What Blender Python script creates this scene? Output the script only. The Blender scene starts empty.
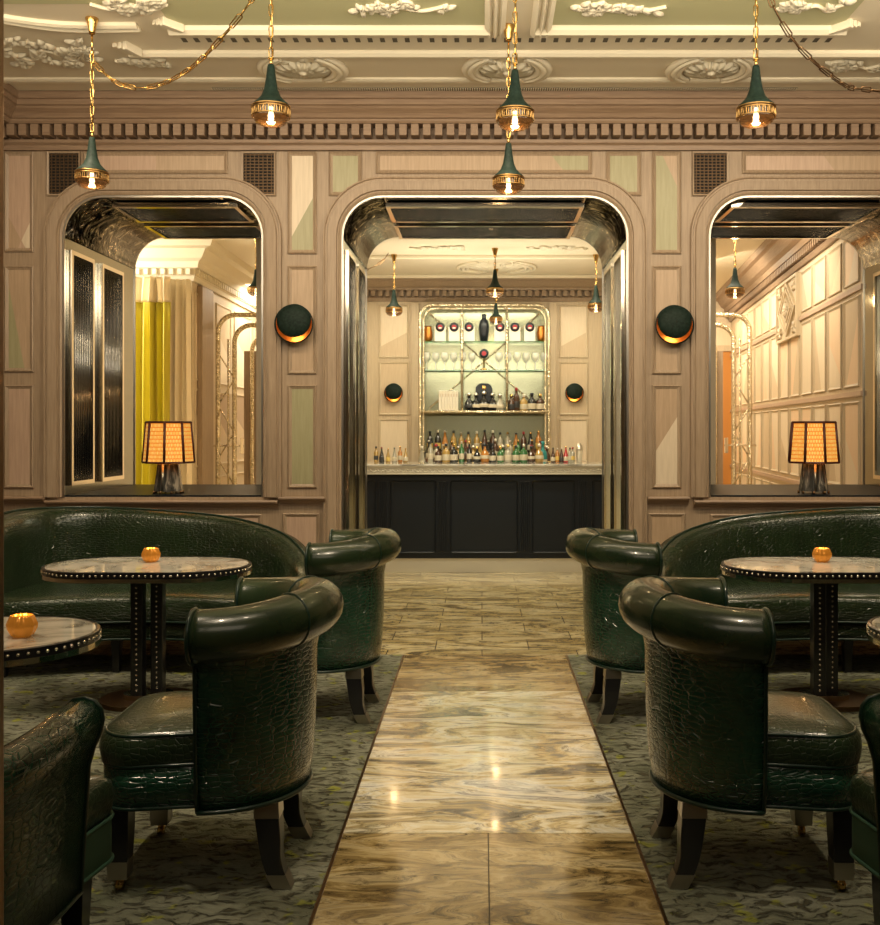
import bpy, bmesh, math, random
from mathutils import Vector, Matrix, noise as mnoise
random.seed(7)
PI = math.pi
S = bpy.context.scene
COL = S.collection

# ------------------------------------------------------------------ camera, world, lights, exposure
F = 1000.0; CX = 482.0; CY = 430.0; H = 1.45
cd = bpy.data.cameras.new('camera'); cam = bpy.data.objects.new('camera', cd); COL.objects.link(cam)
cam.location = (0, 0, H); cam.rotation_euler = (PI/2, 0, 0)
cd.sensor_fit = 'VERTICAL'; cd.sensor_height = 36.0; cd.lens = 36.0*F/925.0
cd.shift_x = -(CX-440.0)/925.0; cd.shift_y = -(462.5-CY)/925.0
cd.clip_start = 0.05
S.camera = cam
w = bpy.data.worlds.new('world'); S.world = w; w.use_nodes = True
w.node_tree.nodes['Background'].inputs[0].default_value = (1.0, 0.85, 0.66, 1)
w.node_tree.nodes['Background'].inputs[1].default_value = 0.05
S.view_settings.view_transform = 'Standard'; S.view_settings.look = 'None'
S.view_settings.gamma = 1.0; S.view_settings.use_curve_mapping = False
S.view_settings.exposure = 0.0
WARM = (1.0, 0.80, 0.55)
def area(name, loc, target, size, power, color=WARM, size_y=None, spread=180):
    l = bpy.data.lights.new(name, 'AREA'); l.energy = power; l.color = color
    l.shape = 'RECTANGLE'; l.size = size; l.size_y = size_y or size; l.spread = math.radians(spread)
    o = bpy.data.objects.new(name, l); COL.objects.link(o); o.location = loc
    o.rotation_euler = (Vector(target)-Vector(loc)).to_track_quat('-Z', 'Y').to_euler()
    return o
def spot(name, loc, target, power, angle=50, blend=0.8, color=WARM, radius=0.06):
    l = bpy.data.lights.new(name, 'SPOT'); l.energy = power; l.color = color
    l.spot_size = math.radians(angle); l.spot_blend = blend; l.shadow_soft_size = radius
    o = bpy.data.objects.new(name, l); COL.objects.link(o); o.location = loc
    o.rotation_euler = (Vector(target)-Vector(loc)).to_track_quat('-Z', 'Y').to_euler()
    return o
def point(name, loc, power, color=WARM, radius=0.03, parent=None):
    l = bpy.data.lights.new(name, 'POINT'); l.energy = power; l.color = color; l.shadow_soft_size = radius
    o = bpy.data.objects.new(name, l); COL.objects.link(o); o.location = loc; o.parent = parent
    return o
# lounge: added area lights for ceiling, wall and fill; downlights over tables and aisle
area('ceiling_wash', (0.3, 3.9, 3.05), (0.2, 6.3, 3.8), 5.6, 76, (1.0, 0.87, 0.65), 0.5)
area('lounge_fill', (0.0, 0.2, 3.6), (0.0, 3.6, 0.6), 2.6, 24, (1.0, 0.84, 0.62), 1.6)
area('wall_wash', (0.2, 5.1, 3.70), (0.2, 7.1, 1.6), 6.4, 76, (1.0, 0.81, 0.56), 0.3, 140)
for i, (x, y, tx, ty, p) in enumerate([(-1.2, 4.6, -1.7, 5.3, 60), (1.6, 4.7, 1.8, 5.3, 50), (-1.6, 3.0, -1.7, 3.5, 45), (1.8, 3.0, 1.9, 3.6, 40),
        (-0.1, 2.6, -0.15, 4.3, 70), (-0.75, 2.3, -0.7, 3.4, 30), (0.75, 2.3, 0.7, 3.4, 34), (0.0, 5.2, 0, 6.3, 36), (-2.4, 5.4, -2.5, 6.4, 40), (2.4, 5.4, 2.4, 6.4, 26)]):
    spot('downlight', (x, y, 3.66), (tx, ty, 0.6), p*3.0, 52, 0.9, (1.0, 0.82, 0.58))
# rooms behind: added fill lights without fixtures
for x, y in ((-1.1, 11.2), (0.05, 11.6), (1.2, 11.2), (-1.1, 12.2), (1.2, 12.2)):
    spot('bar_fill_spot', (x, y, 3.40), (x*1.05, y+0.5, 1.2), 46, 150, 0.7, (1.0, 0.88, 0.64), 0.14)  # spots added to light the bar room, no fittings modelled
area('bar_ceiling_fill', (0, 11.0, 2.35), (0, 11.4, 3.5), 2.4, 34, (1.0, 0.90, 0.68), 0.5)  # unseen uplight added to brighten the bar ceiling
area('left_room_light', (-5.5, 10.7, 3.2), (-3.9, 11.9, 1.4), 0.5, 230, (1.0, 0.90, 0.70), 1.6)  # added from the side to bring out the curtain folds
area('left_far_light', (-2.85, 14.4, 3.55), (-2.85, 14.9, 0), 1.0, 95, (1.0, 0.87, 0.66), 1.0)
area('right_room_light', (2.62, 10.2, 3.55), (3.9, 10.8, 1.2), 0.9, 50, (1.0, 0.87, 0.64), 0.9)
area('right_room_light', (2.85, 12.8, 3.55), (4.0, 13.2, 1.2), 1.1, 72, (1.0, 0.87, 0.64), 1.1)
area('bar_front_light', (0, 9.1, 3.40), (0, 9.9, 0), 1.6, 42, (1.0, 0.90, 0.68), 0.25, 130)  # added to brighten the floor and kick plate before the bar
area('right_far_light', (2.9, 15.0, 3.55), (3.0, 15.6, 0), 1.0, 80, (1.0, 0.82, 0.57), 1.0)

# ------------------------------------------------------------------ materials
def new_mat(name):
    m = bpy.data.materials.new(name); m.use_nodes = True
    return m, m.node_tree, m.node_tree.nodes['Principled BSDF']
def pbr(name, col, rough=0.5, metal=0.0, coat=0.0, emis=None, es=0.0, trans=0.0, ior=1.45, alpha=1.0):
    m, nt, b = new_mat(name)
    b.inputs['Base Color'].default_value = (*col, 1); b.inputs['Roughness'].default_value = rough
    b.inputs['Metallic'].default_value = metal; b.inputs['Coat Weight'].default_value = coat
    b.inputs['Transmission Weight'].default_value = trans; b.inputs['IOR'].default_value = ior
    if emis: b.inputs['Emission Color'].default_value = (*emis, 1); b.inputs['Emission Strength'].default_value = es
    return m
def node(nt, t, **k):
    n = nt.nodes.new(t)
    for a, v in k.items():
        if a in n.inputs: n.inputs[a].default_value = v
        else: setattr(n, a, v)
    return n
def coords(nt, scale=(1, 1, 1), rot=(0, 0, 0), kind='Object'):
    tc = node(nt, 'ShaderNodeTexCoord'); mp = node(nt, 'ShaderNodeMapping')
    mp.inputs['Scale'].default_value = scale; mp.inputs['Rotation'].default_value = rot
    nt.links.new(tc.outputs[kind], mp.inputs['Vector']); return mp.outputs[0]
def ramp(nt, src, stops):
    r = node(nt, 'ShaderNodeValToRGB'); e = r.color_ramp.elements
    e[0].position, e[0].color = stops[0][0], (*stops[0][1], 1)
    e[1].position, e[1].color = stops[-1][0], (*stops[-1][1], 1)
    for p, c in stops[1:-1]:
        q = e.new(p); q.color = (*c, 1)
    nt.links.new(src, r.inputs[0]); return r.outputs[0]
def bump(nt, b, src, strength=0.3, dist=0.01, prev=None):
    n = node(nt, 'ShaderNodeBump'); n.inputs['Strength'].default_value = strength; n.inputs['Distance'].default_value = dist
    nt.links.new(src, n.inputs['Height'])
    if prev: nt.links.new(prev, n.inputs['Normal'])
    if b: nt.links.new(n.outputs[0], b.inputs['Normal'])
    return n.outputs[0]
def wood(name, c1, c2, rough=0.45, scale=(26, 26, 1.6), bs=0.15):
    m, nt, b = new_mat(name)
    v = coords(nt, scale); n = node(nt, 'ShaderNodeTexNoise', Scale=3.0, Detail=6.0, Roughness=0.6)
    nt.links.new(v, n.inputs['Vector'])
    nt.links.new(ramp(nt, n.outputs['Fac'], [(0.3, c1), (0.7, c2)]), b.inputs['Base Color'])
    b.inputs['Roughness'].default_value = rough; bump(nt, b, n.outputs['Fac'], bs, 0.004); return m
M = {}
M['wood'] = wood('limed_oak', (0.27, 0.192, 0.125), (0.38, 0.283, 0.192))
M['woodh'] = wood('limed_oak_rail', (0.21, 0.135, 0.085), (0.31, 0.212, 0.138), scale=(1.6, 26, 26))
M['cream'] = wood('veneer_cream', (0.58, 0.48, 0.35), (0.68, 0.57, 0.43), 0.4)
M['tan'] = wood('veneer_tan', (0.36, 0.255, 0.16), (0.46, 0.33, 0.22), 0.4)
M['sage'] = wood('veneer_sage', (0.29, 0.27, 0.145), (0.36, 0.335, 0.20), 0.4)
M['rose'] = wood('veneer_rose', (0.42, 0.29, 0.21), (0.52, 0.37, 0.27), 0.4)
M['pcream'] = wood('pale_panel_cream', (0.74, 0.62, 0.45), (0.82, 0.70, 0.53), 0.5)
M['ptan'] = wood('pale_panel_sand', (0.60, 0.47, 0.31), (0.68, 0.55, 0.38), 0.5)
M['ppeach'] = wood('pale_panel_peach', (0.78, 0.57, 0.37), (0.84, 0.64, 0.44), 0.5)
M['pwood'] = wood('pale_frame_wood', (0.53, 0.43, 0.29), (0.64, 0.53, 0.37), 0.5)
M['plaster'] = pbr('cream_plaster', (0.72, 0.64, 0.49), 0.6)
M['plasterw'] = pbr('white_plaster', (0.76, 0.69, 0.54), 0.55)
M['green'] = pbr('sage_green_ceiling', (0.47, 0.46, 0.27), 0.6)
M['gr1'] = pbr('grille_void', (0.008, 0.007, 0.006), 0.9)
M['gr2'] = pbr('grille_bronze', (0.10, 0.06, 0.03), 0.5, 0.6)
M['pierce'] = pbr('dark_slot', (0.10, 0.085, 0.06), 0.7)
M['black'] = pbr('black_lacquer', (0.005, 0.009, 0.014), 0.38, coat=0.1)
M['blackgloss'] = pbr('black_glass', (0.006, 0.010, 0.014), 0.35)
M['blackgloss'].node_tree.nodes['Principled BSDF'].inputs['IOR'].default_value = 1.12
M['nickel'] = pbr('carved_nickel', (0.66, 0.62, 0.50), 0.40, 0.5)
M['cap'] = pbr('dark_nickel_cap', (0.42, 0.39, 0.35), 0.3, 1.0)
M['gallery'] = pbr('pierced_dark_brass', (0.42, 0.25, 0.09), 0.3, 1.0)
M['ebony'] = pbr('ebonised_wood', (0.010, 0.010, 0.012), 0.3, coat=0.4)
M['chrome'] = pbr('polished_nickel', (0.80, 0.74, 0.64), 0.13, 1.0)
M['chromed'] = pbr('dark_mirror', (0.30, 0.30, 0.26), 0.16, 1.0)
M['steel'] = pbr('brushed_steel', (0.62, 0.58, 0.50), 0.3, 1.0)
M['brass'] = pbr('aged_brass', (0.62, 0.40, 0.14), 0.22, 1.0)
M['bronze'] = pbr('dark_bronze', (0.17, 0.10, 0.05), 0.35, 1.0)
M['copper'] = pbr('copper_gold_leaf', (0.60, 0.25, 0.06), 0.35, 1.0)
M['mirror'] = pbr('aged_mirror', (0.36, 0.38, 0.27), 0.25, 0.75)
M['bulb'] = pbr('lit_bulb', (1, 0.8, 0.5), 0.3, emis=(1.0, 0.62, 0.25), es=22)
M['flame'] = pbr('candle_flame', (1, 0.8, 0.5), 0.3, emis=(1.0, 0.72, 0.35), es=22)
M['glass'] = pbr('clear_glass', (0.85, 0.86, 0.76), 0.06)
M['glass'].node_tree.nodes['Principled BSDF'].inputs['Alpha'].default_value = 0.38
M['smokeglass'] = pbr('smoky_amber_glass', (0.09, 0.04, 0.012), 0.10, coat=0.5)
M['smokeglass'].node_tree.nodes['Principled BSDF'].inputs['Alpha'].default_value = 0.72
M['greenglass'] = pbr('green_shelf_glass', (0.55, 0.85, 0.65), 0.05, trans=1.0)
M['wax'] = pbr('candle_wax', (0.9, 0.75, 0.5), 0.5)
M['white'] = pbr('white_paper', (0.75, 0.70, 0.58), 0.6)
M['red'] = pbr('red_foil', (0.30, 0.012, 0.02), 0.35)
M['teal'] = pbr('teal_glass', (0.02, 0.20, 0.20), 0.15)
M['orange'] = pbr('orange_lacquer_door', (0.55, 0.24, 0.06), 0.35)
M['creamcloth'] = pbr('cream_sheer_cloth', (0.80, 0.69, 0.50), 0.8)
M['yellow'] = pbr('chartreuse_satin', (0.50, 0.42, 0.015), 0.42)
M['yellow'].node_tree.nodes['Principled BSDF'].inputs['Sheen Weight'].default_value = 0.3

# pendant leather
def green_leather():
    m, nt, b = new_mat('green_shagreen')
    v = coords(nt, (1, 1, 1)); n = node(nt, 'ShaderNodeTexNoise', Scale=60.0, Detail=5.0)
    nt.links.new(v, n.inputs['Vector'])
    nt.links.new(ramp(nt, n.outputs['Fac'], [(0.3, (0.004, 0.011, 0.008)), (0.7, (0.014, 0.027, 0.020))]), b.inputs['Base Color'])
    b.inputs['Roughness'].default_value = 0.6; b.inputs['Specular IOR Level'].default_value = 0.15; bump(nt, b, n.outputs['Fac'], 0.4, 0.004); return m
M['shagreen'] = green_leather()
# crocodile leather
def croc(name, c1, c2, sc=(27, 27, 62), rough=0.24, bs=0.8):
    m, nt, b = new_mat(name)
    v = coords(nt, (1, 1, 1))
    wn = node(nt, 'ShaderNodeTexNoise', Scale=5.0, Detail=1.0); nt.links.new(v, wn.inputs['Vector'])
    mx = node(nt, 'ShaderNodeVectorMath', operation='MULTIPLY_ADD'); mx.inputs[1].default_value = (0.05, 0.05, 0.05)
    nt.links.new(wn.outputs['Color'], mx.inputs[0]); nt.links.new(v, mx.inputs[2])
    mp = node(nt, 'ShaderNodeMapping'); mp.inputs['Scale'].default_value = sc; nt.links.new(mx.outputs[0], mp.inputs['Vector'])
    vo = node(nt, 'ShaderNodeTexVoronoi', feature='DISTANCE_TO_EDGE'); vo.inputs['Scale'].default_value = 1.0; vo.inputs['Randomness'].default_value = 0.62
    nt.links.new(mp.outputs[0], vo.inputs['Vector'])
    r = ramp(nt, vo.outputs['Distance'], [(0.0, (0, 0, 0)), (0.07, (0.8, 0.8, 0.8)), (0.22, (1, 1, 1))])
    fn = node(nt, 'ShaderNodeTexNoise', Scale=9.0, Detail=4.0); nt.links.new(v, fn.inputs['Vector'])
    cr = ramp(nt, fn.outputs['Fac'], [(0.3, c1), (0.7, c2)])
    mixc = node(nt, 'ShaderNodeMix', data_type='RGBA'); nt.links.new(r, mixc.inputs[0])
    mixc.inputs[6].default_value = (c2[0]*0.9, c2[1]*0.9, c2[2]*0.9, 1); nt.links.new(cr, mixc.inputs[7])  # scale edges coloured lighter, a painted highlight along the lines
    nt.links.new(mixc.outputs[2], b.inputs['Base Color'])
    b.inputs['Roughness'].default_value = rough; b.inputs['Coat Weight'].default_value = 0.35; b.inputs['Coat Roughness'].default_value = 0.12
    bump(nt, b, r, bs, 0.004); return m
M['croc'] = croc('green_crocodile_leather', (0.005, 0.028, 0.016), (0.013, 0.062, 0.034), rough=0.2)
M['crocs'] = croc('green_crocodile_leather_seat', (0.010, 0.020, 0.010), (0.024, 0.045, 0.020), (46, 46, 46), 0.30, 0.45)
M['crocw'] = croc('green_crocodile_leather_sofa', (0.006, 0.014, 0.005), (0.014, 0.030, 0.010), (34, 34, 62), 0.26)
def smooth_leather():
    m, nt, b = new_mat('smooth_green_leather')
    v = coords(nt); n = node(nt, 'ShaderNodeTexNoise', Scale=7.0, Detail=4.0); nt.links.new(v, n.inputs['Vector'])
    n2 = node(nt, 'ShaderNodeTexNoise', Scale=320.0, Detail=2.0); nt.links.new(v, n2.inputs['Vector'])
    nt.links.new(ramp(nt, n.outputs['Fac'], [(0.3, (0.009, 0.022, 0.010)), (0.75, (0.024, 0.041, 0.017))]), b.inputs['Base Color'])
    b.inputs['Roughness'].default_value = 0.26; b.inputs['Coat Weight'].default_value = 0.3
    bump(nt, b, n2.outputs['Fac'], 0.08, 0.002); return m
M['leather'] = smooth_leather()
M['piping'] = pbr('dark_green_piping', (0.007, 0.025, 0.017), 0.3, coat=0.3)
M['gimp'] = pbr('green_velvet_border', (0.035, 0.10, 0.065), 0.6)
# marble
def marble(name, stops, seams=None, dark=0.75):
    m, nt, b = new_mat(name)
    v = coords(nt, (1.5, 4.4, 1), (0, 0, 0.38))
    w1 = node(nt, 'ShaderNodeTexNoise', Scale=0.8, Detail=3.0); nt.links.new(v, w1.inputs['Vector'])
    mx = node(nt, 'ShaderNodeVectorMath', operation='MULTIPLY_ADD'); mx.inputs[1].default_value = (2.6, 2.6, 0)
    nt.links.new(w1.outputs['Color'], mx.inputs[0]); nt.links.new(v, mx.inputs[2])
    n = node(nt, 'ShaderNodeTexNoise', Scale=1.5, Detail=10.0, Roughness=0.70); nt.links.new(mx.outputs[0], n.inputs['Vector'])
    c = ramp(nt, n.outputs['Fac'], stops)
    n2 = node(nt, 'ShaderNodeTexNoise', Scale=5.0, Detail=10.0, Roughness=0.78); nt.links.new(mx.outputs[0], n2.inputs['Vector'])
    c2 = ramp(nt, n2.outputs['Fac'], [(0.40, (0.16, 0.14, 0.12)), (0.50, (1, 1, 1))])
    mul = node(nt, 'ShaderNodeMix', data_type='RGBA', blend_type='MULTIPLY'); mul.inputs[0].default_value = dark
    nt.links.new(c, mul.inputs[6]); nt.links.new(c2, mul.inputs[7]); out = mul.outputs[2]
    if seams:
        vb = coords(nt); br = node(nt, 'ShaderNodeTexBrick', Scale=1.0)
        br.inputs['Brick Width'].default_value = seams[0]; br.inputs['Row Height'].default_value = seams[1]; br.inputs['Mortar Size'].default_value = 0.004
        br.inputs['Color1'].default_value = (1, 1, 1, 1); br.inputs['Color2'].default_value = (0.72, 0.70, 0.66, 1); br.inputs['Mortar'].default_value = (0.25, 0.2, 0.15, 1)
        nt.links.new(vb, br.inputs['Vector'])
        m2 = node(nt, 'ShaderNodeMix', data_type='RGBA', blend_type='MULTIPLY'); m2.inputs[0].default_value = 1.0
        nt.links.new(out, m2.inputs[6]); nt.links.new(br.outputs['Color'], m2.inputs[7]); out = m2.outputs[2]
    nt.links.new(out, b.inputs['Base Color']); b.inputs['Roughness'].default_value = 0.14
    b.inputs['Coat Weight'].default_value = 0.4; b.inputs['Coat Roughness'].default_value = 0.06
    return m
M['marblet'] = marble('golden_marble_tiles', [(0.34, (0.12, 0.095, 0.05)), (0.42, (0.36, 0.27, 0.11)), (0.49, (0.60, 0.48, 0.22)), (0.56, (0.80, 0.70, 0.42)), (0.66, (0.42, 0.36, 0.22))], (0.62, 0.30), 0.85)
M['marblep'] = marble('pale_marble_slab_with_sheen', [(0.34, (0.07, 0.066, 0.06)), (0.42, (0.28, 0.26, 0.22)), (0.46, (0.56, 0.44, 0.22)), (0.51, (0.78, 0.70, 0.48)), (0.57, (0.88, 0.86, 0.78)), (0.66, (0.30, 0.29, 0.27))], None, 0.85)  # pale stone, with the floor's bright reflection painted in as extra whiteness
M['marbleb'] = marble('brown_gold_marble_slab', [(0.34, (0.05, 0.032, 0.014)), (0.43, (0.19, 0.125, 0.045)), (0.50, (0.40, 0.29, 0.12)), (0.56, (0.60, 0.48, 0.26)), (0.66, (0.20, 0.155, 0.09))], None, 0.9)
def table_marble():
    m, nt, b = new_mat('white_table_marble')
    v = coords(nt, (3, 3, 3)); n = node(nt, 'ShaderNodeTexNoise', Scale=1.5, Detail=8.0, Distortion=1.2); nt.links.new(v, n.inputs['Vector'])
    nt.links.new(ramp(nt, n.outputs['Fac'], [(0.36, (0.28, 0.26, 0.21)), (0.48, (0.60, 0.57, 0.48)), (0.6, (0.72, 0.69, 0.60))]), b.inputs['Base Color'])
    b.inputs['Roughness'].default_value = 0.07; b.inputs['Coat Weight'].default_value = 0.5; return m
M['tmarble'] = table_marble()
def dark_marble():
    m, nt, b = new_mat('dark_veined_marble')
    v = coords(nt, (14, 14, 4)); n = node(nt, 'ShaderNodeTexNoise', Scale=1.5, Detail=8.0, Distortion=1.2); nt.links.new(v, n.inputs['Vector'])
    nt.links.new(ramp(nt, n.outputs['Fac'], [(0.40, (0.03, 0.03, 0.027)), (0.55, (0.09, 0.085, 0.075)), (0.66, (0.34, 0.31, 0.25))]), b.inputs['Base Color'])
    b.inputs['Roughness'].default_value = 0.25; return m
M['dmarble'] = dark_marble()
def carpet():
    m, nt, b = new_mat('textured_green_carpet')
    v = coords(nt, (1, 1, 1))
    w1 = node(nt, 'ShaderNodeTexNoise', Scale=9.0, Detail=2.0); nt.links.new(v, w1.inputs['Vector'])
    mx = node(nt, 'ShaderNodeVectorMath', operation='MULTIPLY_ADD'); mx.inputs[1].default_value = (0.10, 0.10, 0)
    nt.links.new(w1.outputs['Color'], mx.inputs[0]); nt.links.new(v, mx.inputs[2])
    mp = node(nt, 'ShaderNodeMapping'); mp.inputs['Scale'].default_value = (17, 38, 1); nt.links.new(mx.outputs[0], mp.inputs['Vector'])
    vo = node(nt, 'ShaderNodeTexNoise', Scale=1.0, Detail=3.0, Roughness=0.55, Distortion=0.6); nt.links.new(mp.outputs[0], vo.inputs['Vector'])
    r = ramp(nt, vo.outputs['Fac'], [(0.36, (0, 0, 0)), (0.46, (0.75, 0.75, 0.75)), (0.62, (1, 1, 1))])
    n = node(nt, 'ShaderNodeTexNoise', Scale=3.0, Detail=5.0); nt.links.new(v, n.inputs['Vector'])
    c = ramp(nt, n.outputs['Fac'], [(0.32, (0.12, 0.135, 0.085)), (0.5, (0.19, 0.20, 0.14)), (0.68, (0.29, 0.30, 0.23))])
    ny = node(nt, 'ShaderNodeTexNoise', Scale=11.0, Detail=3.0); nt.links.new(v, ny.inputs['Vector'])
    yl = ramp(nt, ny.outputs['Fac'], [(0.60, (0, 0, 0)), (0.66, (1, 1, 1))])
    my = node(nt, 'ShaderNodeMix', data_type='RGBA'); nt.links.new(yl, my.inputs[0]); nt.links.new(c, my.inputs[6]); my.inputs[7].default_value = (0.27, 0.29, 0.05, 1)
    md = node(nt, 'ShaderNodeMix', data_type='RGBA'); nt.links.new(r, md.inputs[0]); md.inputs[6].default_value = (0.06, 0.055, 0.03, 1); nt.links.new(my.outputs[2], md.inputs[7])
    nt.links.new(md.outputs[2], b.inputs['Base Color']); b.inputs['Roughness'].default_value = 0.95
    fz = node(nt, 'ShaderNodeTexNoise', Scale=240.0, Detail=2.0); nt.links.new(v, fz.inputs['Vector'])
    p = bump(nt, None, r, 1.0, 0.02); bump(nt, b, fz.outputs['Fac'], 0.5, 0.004, p); return m
M['carpet'] = carpet()
def crystal():
    m, nt, b = new_mat('hammered_silver_glass')
    v = coords(nt); vo = node(nt, 'ShaderNodeTexVoronoi', Scale=55.0); nt.links.new(v, vo.inputs['Vector'])
    nt.links.new(ramp(nt, vo.outputs['Color'], [(0.0, (0.42, 0.34, 0.20)), (1.0, (0.95, 0.86, 0.66))]), b.inputs['Base Color'])
    b.inputs['Metallic'].default_value = 0.8; b.inputs['Roughness'].default_value = 0.22
    bump(nt, b, vo.outputs['Distance'], 0.9, 0.01); return m
M['crystal'] = crystal()
def ripple_silver():
    m, nt, b = new_mat('rippled_silver_leaf')
    v = coords(nt, (3, 3, 3)); n = node(nt, 'ShaderNodeTexNoise', Scale=2.5, Detail=3.0, Distortion=2.5); nt.links.new(v, n.inputs['Vector'])
    nt.links.new(ramp(nt, n.outputs['Fac'], [(0.35, (0.02, 0.018, 0.015)), (0.55, (0.14, 0.125, 0.10)), (0.68, (0.62, 0.57, 0.47))]), b.inputs['Base Color'])
    b.inputs['Metallic'].default_value = 1.0; b.inputs['Roughness'].default_value = 0.15
    bump(nt, b, n.outputs['Fac'], 0.6, 0.03); return m
M['ripple'] = ripple_silver()
def shade_mat():
    m, nt, b = new_mat('woven_cane_lampshade')
    v = coords(nt, (1, 1, 1), kind='UV')
    br = node(nt, 'ShaderNodeTexBrick', Scale=1.0); br.offset = 0.5
    br.inputs['Brick Width'].default_value = 0.0105; br.inputs['Row Height'].default_value = 0.028; br.inputs['Mortar Size'].default_value = 0.0040
    br.inputs['Color1'].default_value = (1.0, 0.84, 0.30, 1); br.inputs['Color2'].default_value = (0.92, 0.62, 0.14, 1); br.inputs['Mortar'].default_value = (0.55, 0.17, 0.012, 1)
    nt.links.new(v, br.inputs['Vector'])
    nt.links.new(br.outputs['Color'], b.inputs['Base Color']); nt.links.new(br.outputs['Color'], b.inputs['Emission Color'])
    b.inputs['Emission Strength'].default_value = 0.78; b.inputs['Roughness'].default_value = 0.7; return m
M['shade'] = shade_mat()
M['shaderib'] = pbr('dark_red_rib', (0.07, 0.012, 0.006), 0.5)
def amber():
    m, nt, b = new_mat('amber_votive_glass')
    b.inputs['Base Color'].default_value = (0.62, 0.24, 0.03, 1); b.inputs['Metallic'].default_value = 0.5
    b.inputs['Roughness'].default_value = 0.12; b.inputs['Emission Color'].default_value = (1.0, 0.36, 0.04, 1); b.inputs['Emission Strength'].default_value = 0.12
    return m
M['amber'] = amber()

# ------------------------------------------------------------------ mesh helpers
class MB:
    def __init__(s): s.v = []; s.f = []; s.m = []; s.sm = []; s.uv = []
    def add(s, vs, fs, mi=0, smooth=False, T=None, uvs=None):
        o = len(s.v)
        s.v += [tuple(T @ Vector(p)) if T is not None else tuple(p) for p in vs]
        for i, f in enumerate(fs):
            s.f.append([o+k for k in f]); s.m.append(mi); s.sm.append(smooth); s.uv.append(uvs[i] if uvs else None)
        return s
    def box(s, x0, x1, y0, y1, z0, z1, mi=0, b=0.0, T=None):
        if b > 0:
            bm = bmesh.new(); bmesh.ops.create_cube(bm, size=1)
            bmesh.ops.scale(bm, vec=(x1-x0, y1-y0, z1-z0), verts=bm.verts)
            bmesh.ops.translate(bm, vec=((x0+x1)/2, (y0+y1)/2, (z0+z1)/2), verts=bm.verts)
            bmesh.ops.bevel(bm, geom=bm.edges[:], offset=b, segments=2, affect='EDGES', profile=0.6)
            s.frombm(bm, mi, False, T); return s
        vs = [(x0,y0,z0),(x1,y0,z0),(x1,y1,z0),(x0,y1,z0),(x0,y0,z1),(x1,y0,z1),(x1,y1,z1),(x0,y1,z1)]
        return s.add(vs, [(0,3,2,1),(4,5,6,7),(0,1,5,4),(1,2,6,5),(2,3,7,6),(3,0,4,7)], mi, False, T)
    def frombm(s, bm, mi=0, smooth=False, T=None):
        bm.verts.ensure_lookup_table()
        for i, v in enumerate(bm.verts): v.index = i
        s.add([v.co[:] for v in bm.verts], [[v.index for v in f.verts] for f in bm.faces], mi, smooth, T); bm.free(); return s
    def lathe(s, prof, n=24, mi=0, T=None, smooth=True, mis=None):
        vs = []; fs = []
        for r, z in prof:
            for k in range(n):
                a = 2*PI*k/n; vs.append((r*math.cos(a), r*math.sin(a), z))
        for i in range(len(prof)-1):
            fl = []
            for k in range(n):
                a, b_ = i*n+k, i*n+(k+1) % n; fl.append((a, b_, b_+n, a+n))
            o = len(s.v) if i == 0 else o
            fs.append(fl)
        s.v += [tuple(T @ Vector(p)) if T is not None else p for p in vs]
        for i, fl in enumerate(fs):
            for f in fl:
                s.f.append([o+k for k in f]); s.m.append(mis[i] if mis else mi); s.sm.append(smooth); s.uv.append(None)
        return s
    def tube(s, pts, r, n=8, mi=0, closed=False, caps=True, T=None, smooth=True):
        pts = [Vector(p) for p in pts]; m = len(pts); rs = r if isinstance(r, (list, tuple)) else [r]*m
        vs = []; prevn = None
        for i, p in enumerate(pts):
            if closed: t = pts[(i+1) % m]-pts[i-1]
            else: t = pts[min(i+1, m-1)]-pts[max(i-1, 0)]
            t.normalize()
            if prevn is None:
                a = Vector((0, 0, 1)) if abs(t.z) < 0.9 else Vector((1, 0, 0)); nn = t.cross(a).normalized()
            else: nn = (prevn - t*prevn.dot(t)).normalized()
            bb = t.cross(nn); prevn = nn
            for k in range(n):
                a = 2*PI*k/n; vs.append(p + nn*math.cos(a)*rs[i] + bb*math.sin(a)*rs[i])
        fs = []
        for i in range(m if closed else m-1):
            for k in range(n):
                a, b_ = i*n+k, i*n+(k+1) % n; j = (i+1) % m
                fs.append((a, b_, j*n+(k+1) % n, j*n+k))
        if not closed and caps: fs += [tuple(range(n-1, -1, -1)), tuple(range((m-1)*n, m*n))]
        return s.add(vs, fs, mi, smooth, T)
    def loft(s, rings, mi=0, smooth=True, closed_ring=True, caps=True, T=None, closed=False):
        n = len(rings[0]); m = len(rings); vs = [p for r in rings for p in r]; fs = []
        for i in range(m if closed else m-1):
            for k in range(n if closed_ring else n-1):
                j = (i+1) % m; fs.append((i*n+k, i*n+(k+1) % n, j*n+(k+1) % n, j*n+k))
        s.add(vs, fs, mi, smooth, T)
        if caps and closed_ring and not closed:
            o = len(s.v)-len(vs)
            s.f.append([o+k for k in range(n-1, -1, -1)]); s.m.append(mi); s.sm.append(False); s.uv.append(None)
            s.f.append([o+(m-1)*n+k for k in range(n)]); s.m.append(mi); s.sm.append(False); s.uv.append(None)
        return s
    def prism(s, poly, a0, a1, axis='z', mi=0, T=None, smooth=False):
        def P(u, v, h): return {'z': (u, v, h), 'y': (u, h, v), 'x': (h, u, v)}[axis]
        n = len(poly); vs = [P(u, v, a0) for u, v in poly]+[P(u, v, a1) for u, v in poly]
        s.add(vs, [(k, (k+1) % n, n+(k+1) % n, n+k) for k in range(n)], mi, smooth, T)
        o = len(s.v)-2*n
        for fl in (list(range(n-1, -1, -1)), list(range(n, 2*n))):
            s.f.append([o+k for k in fl]); s.m.append(mi); s.sm.append(False); s.uv.append(None)
        return s
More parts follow.
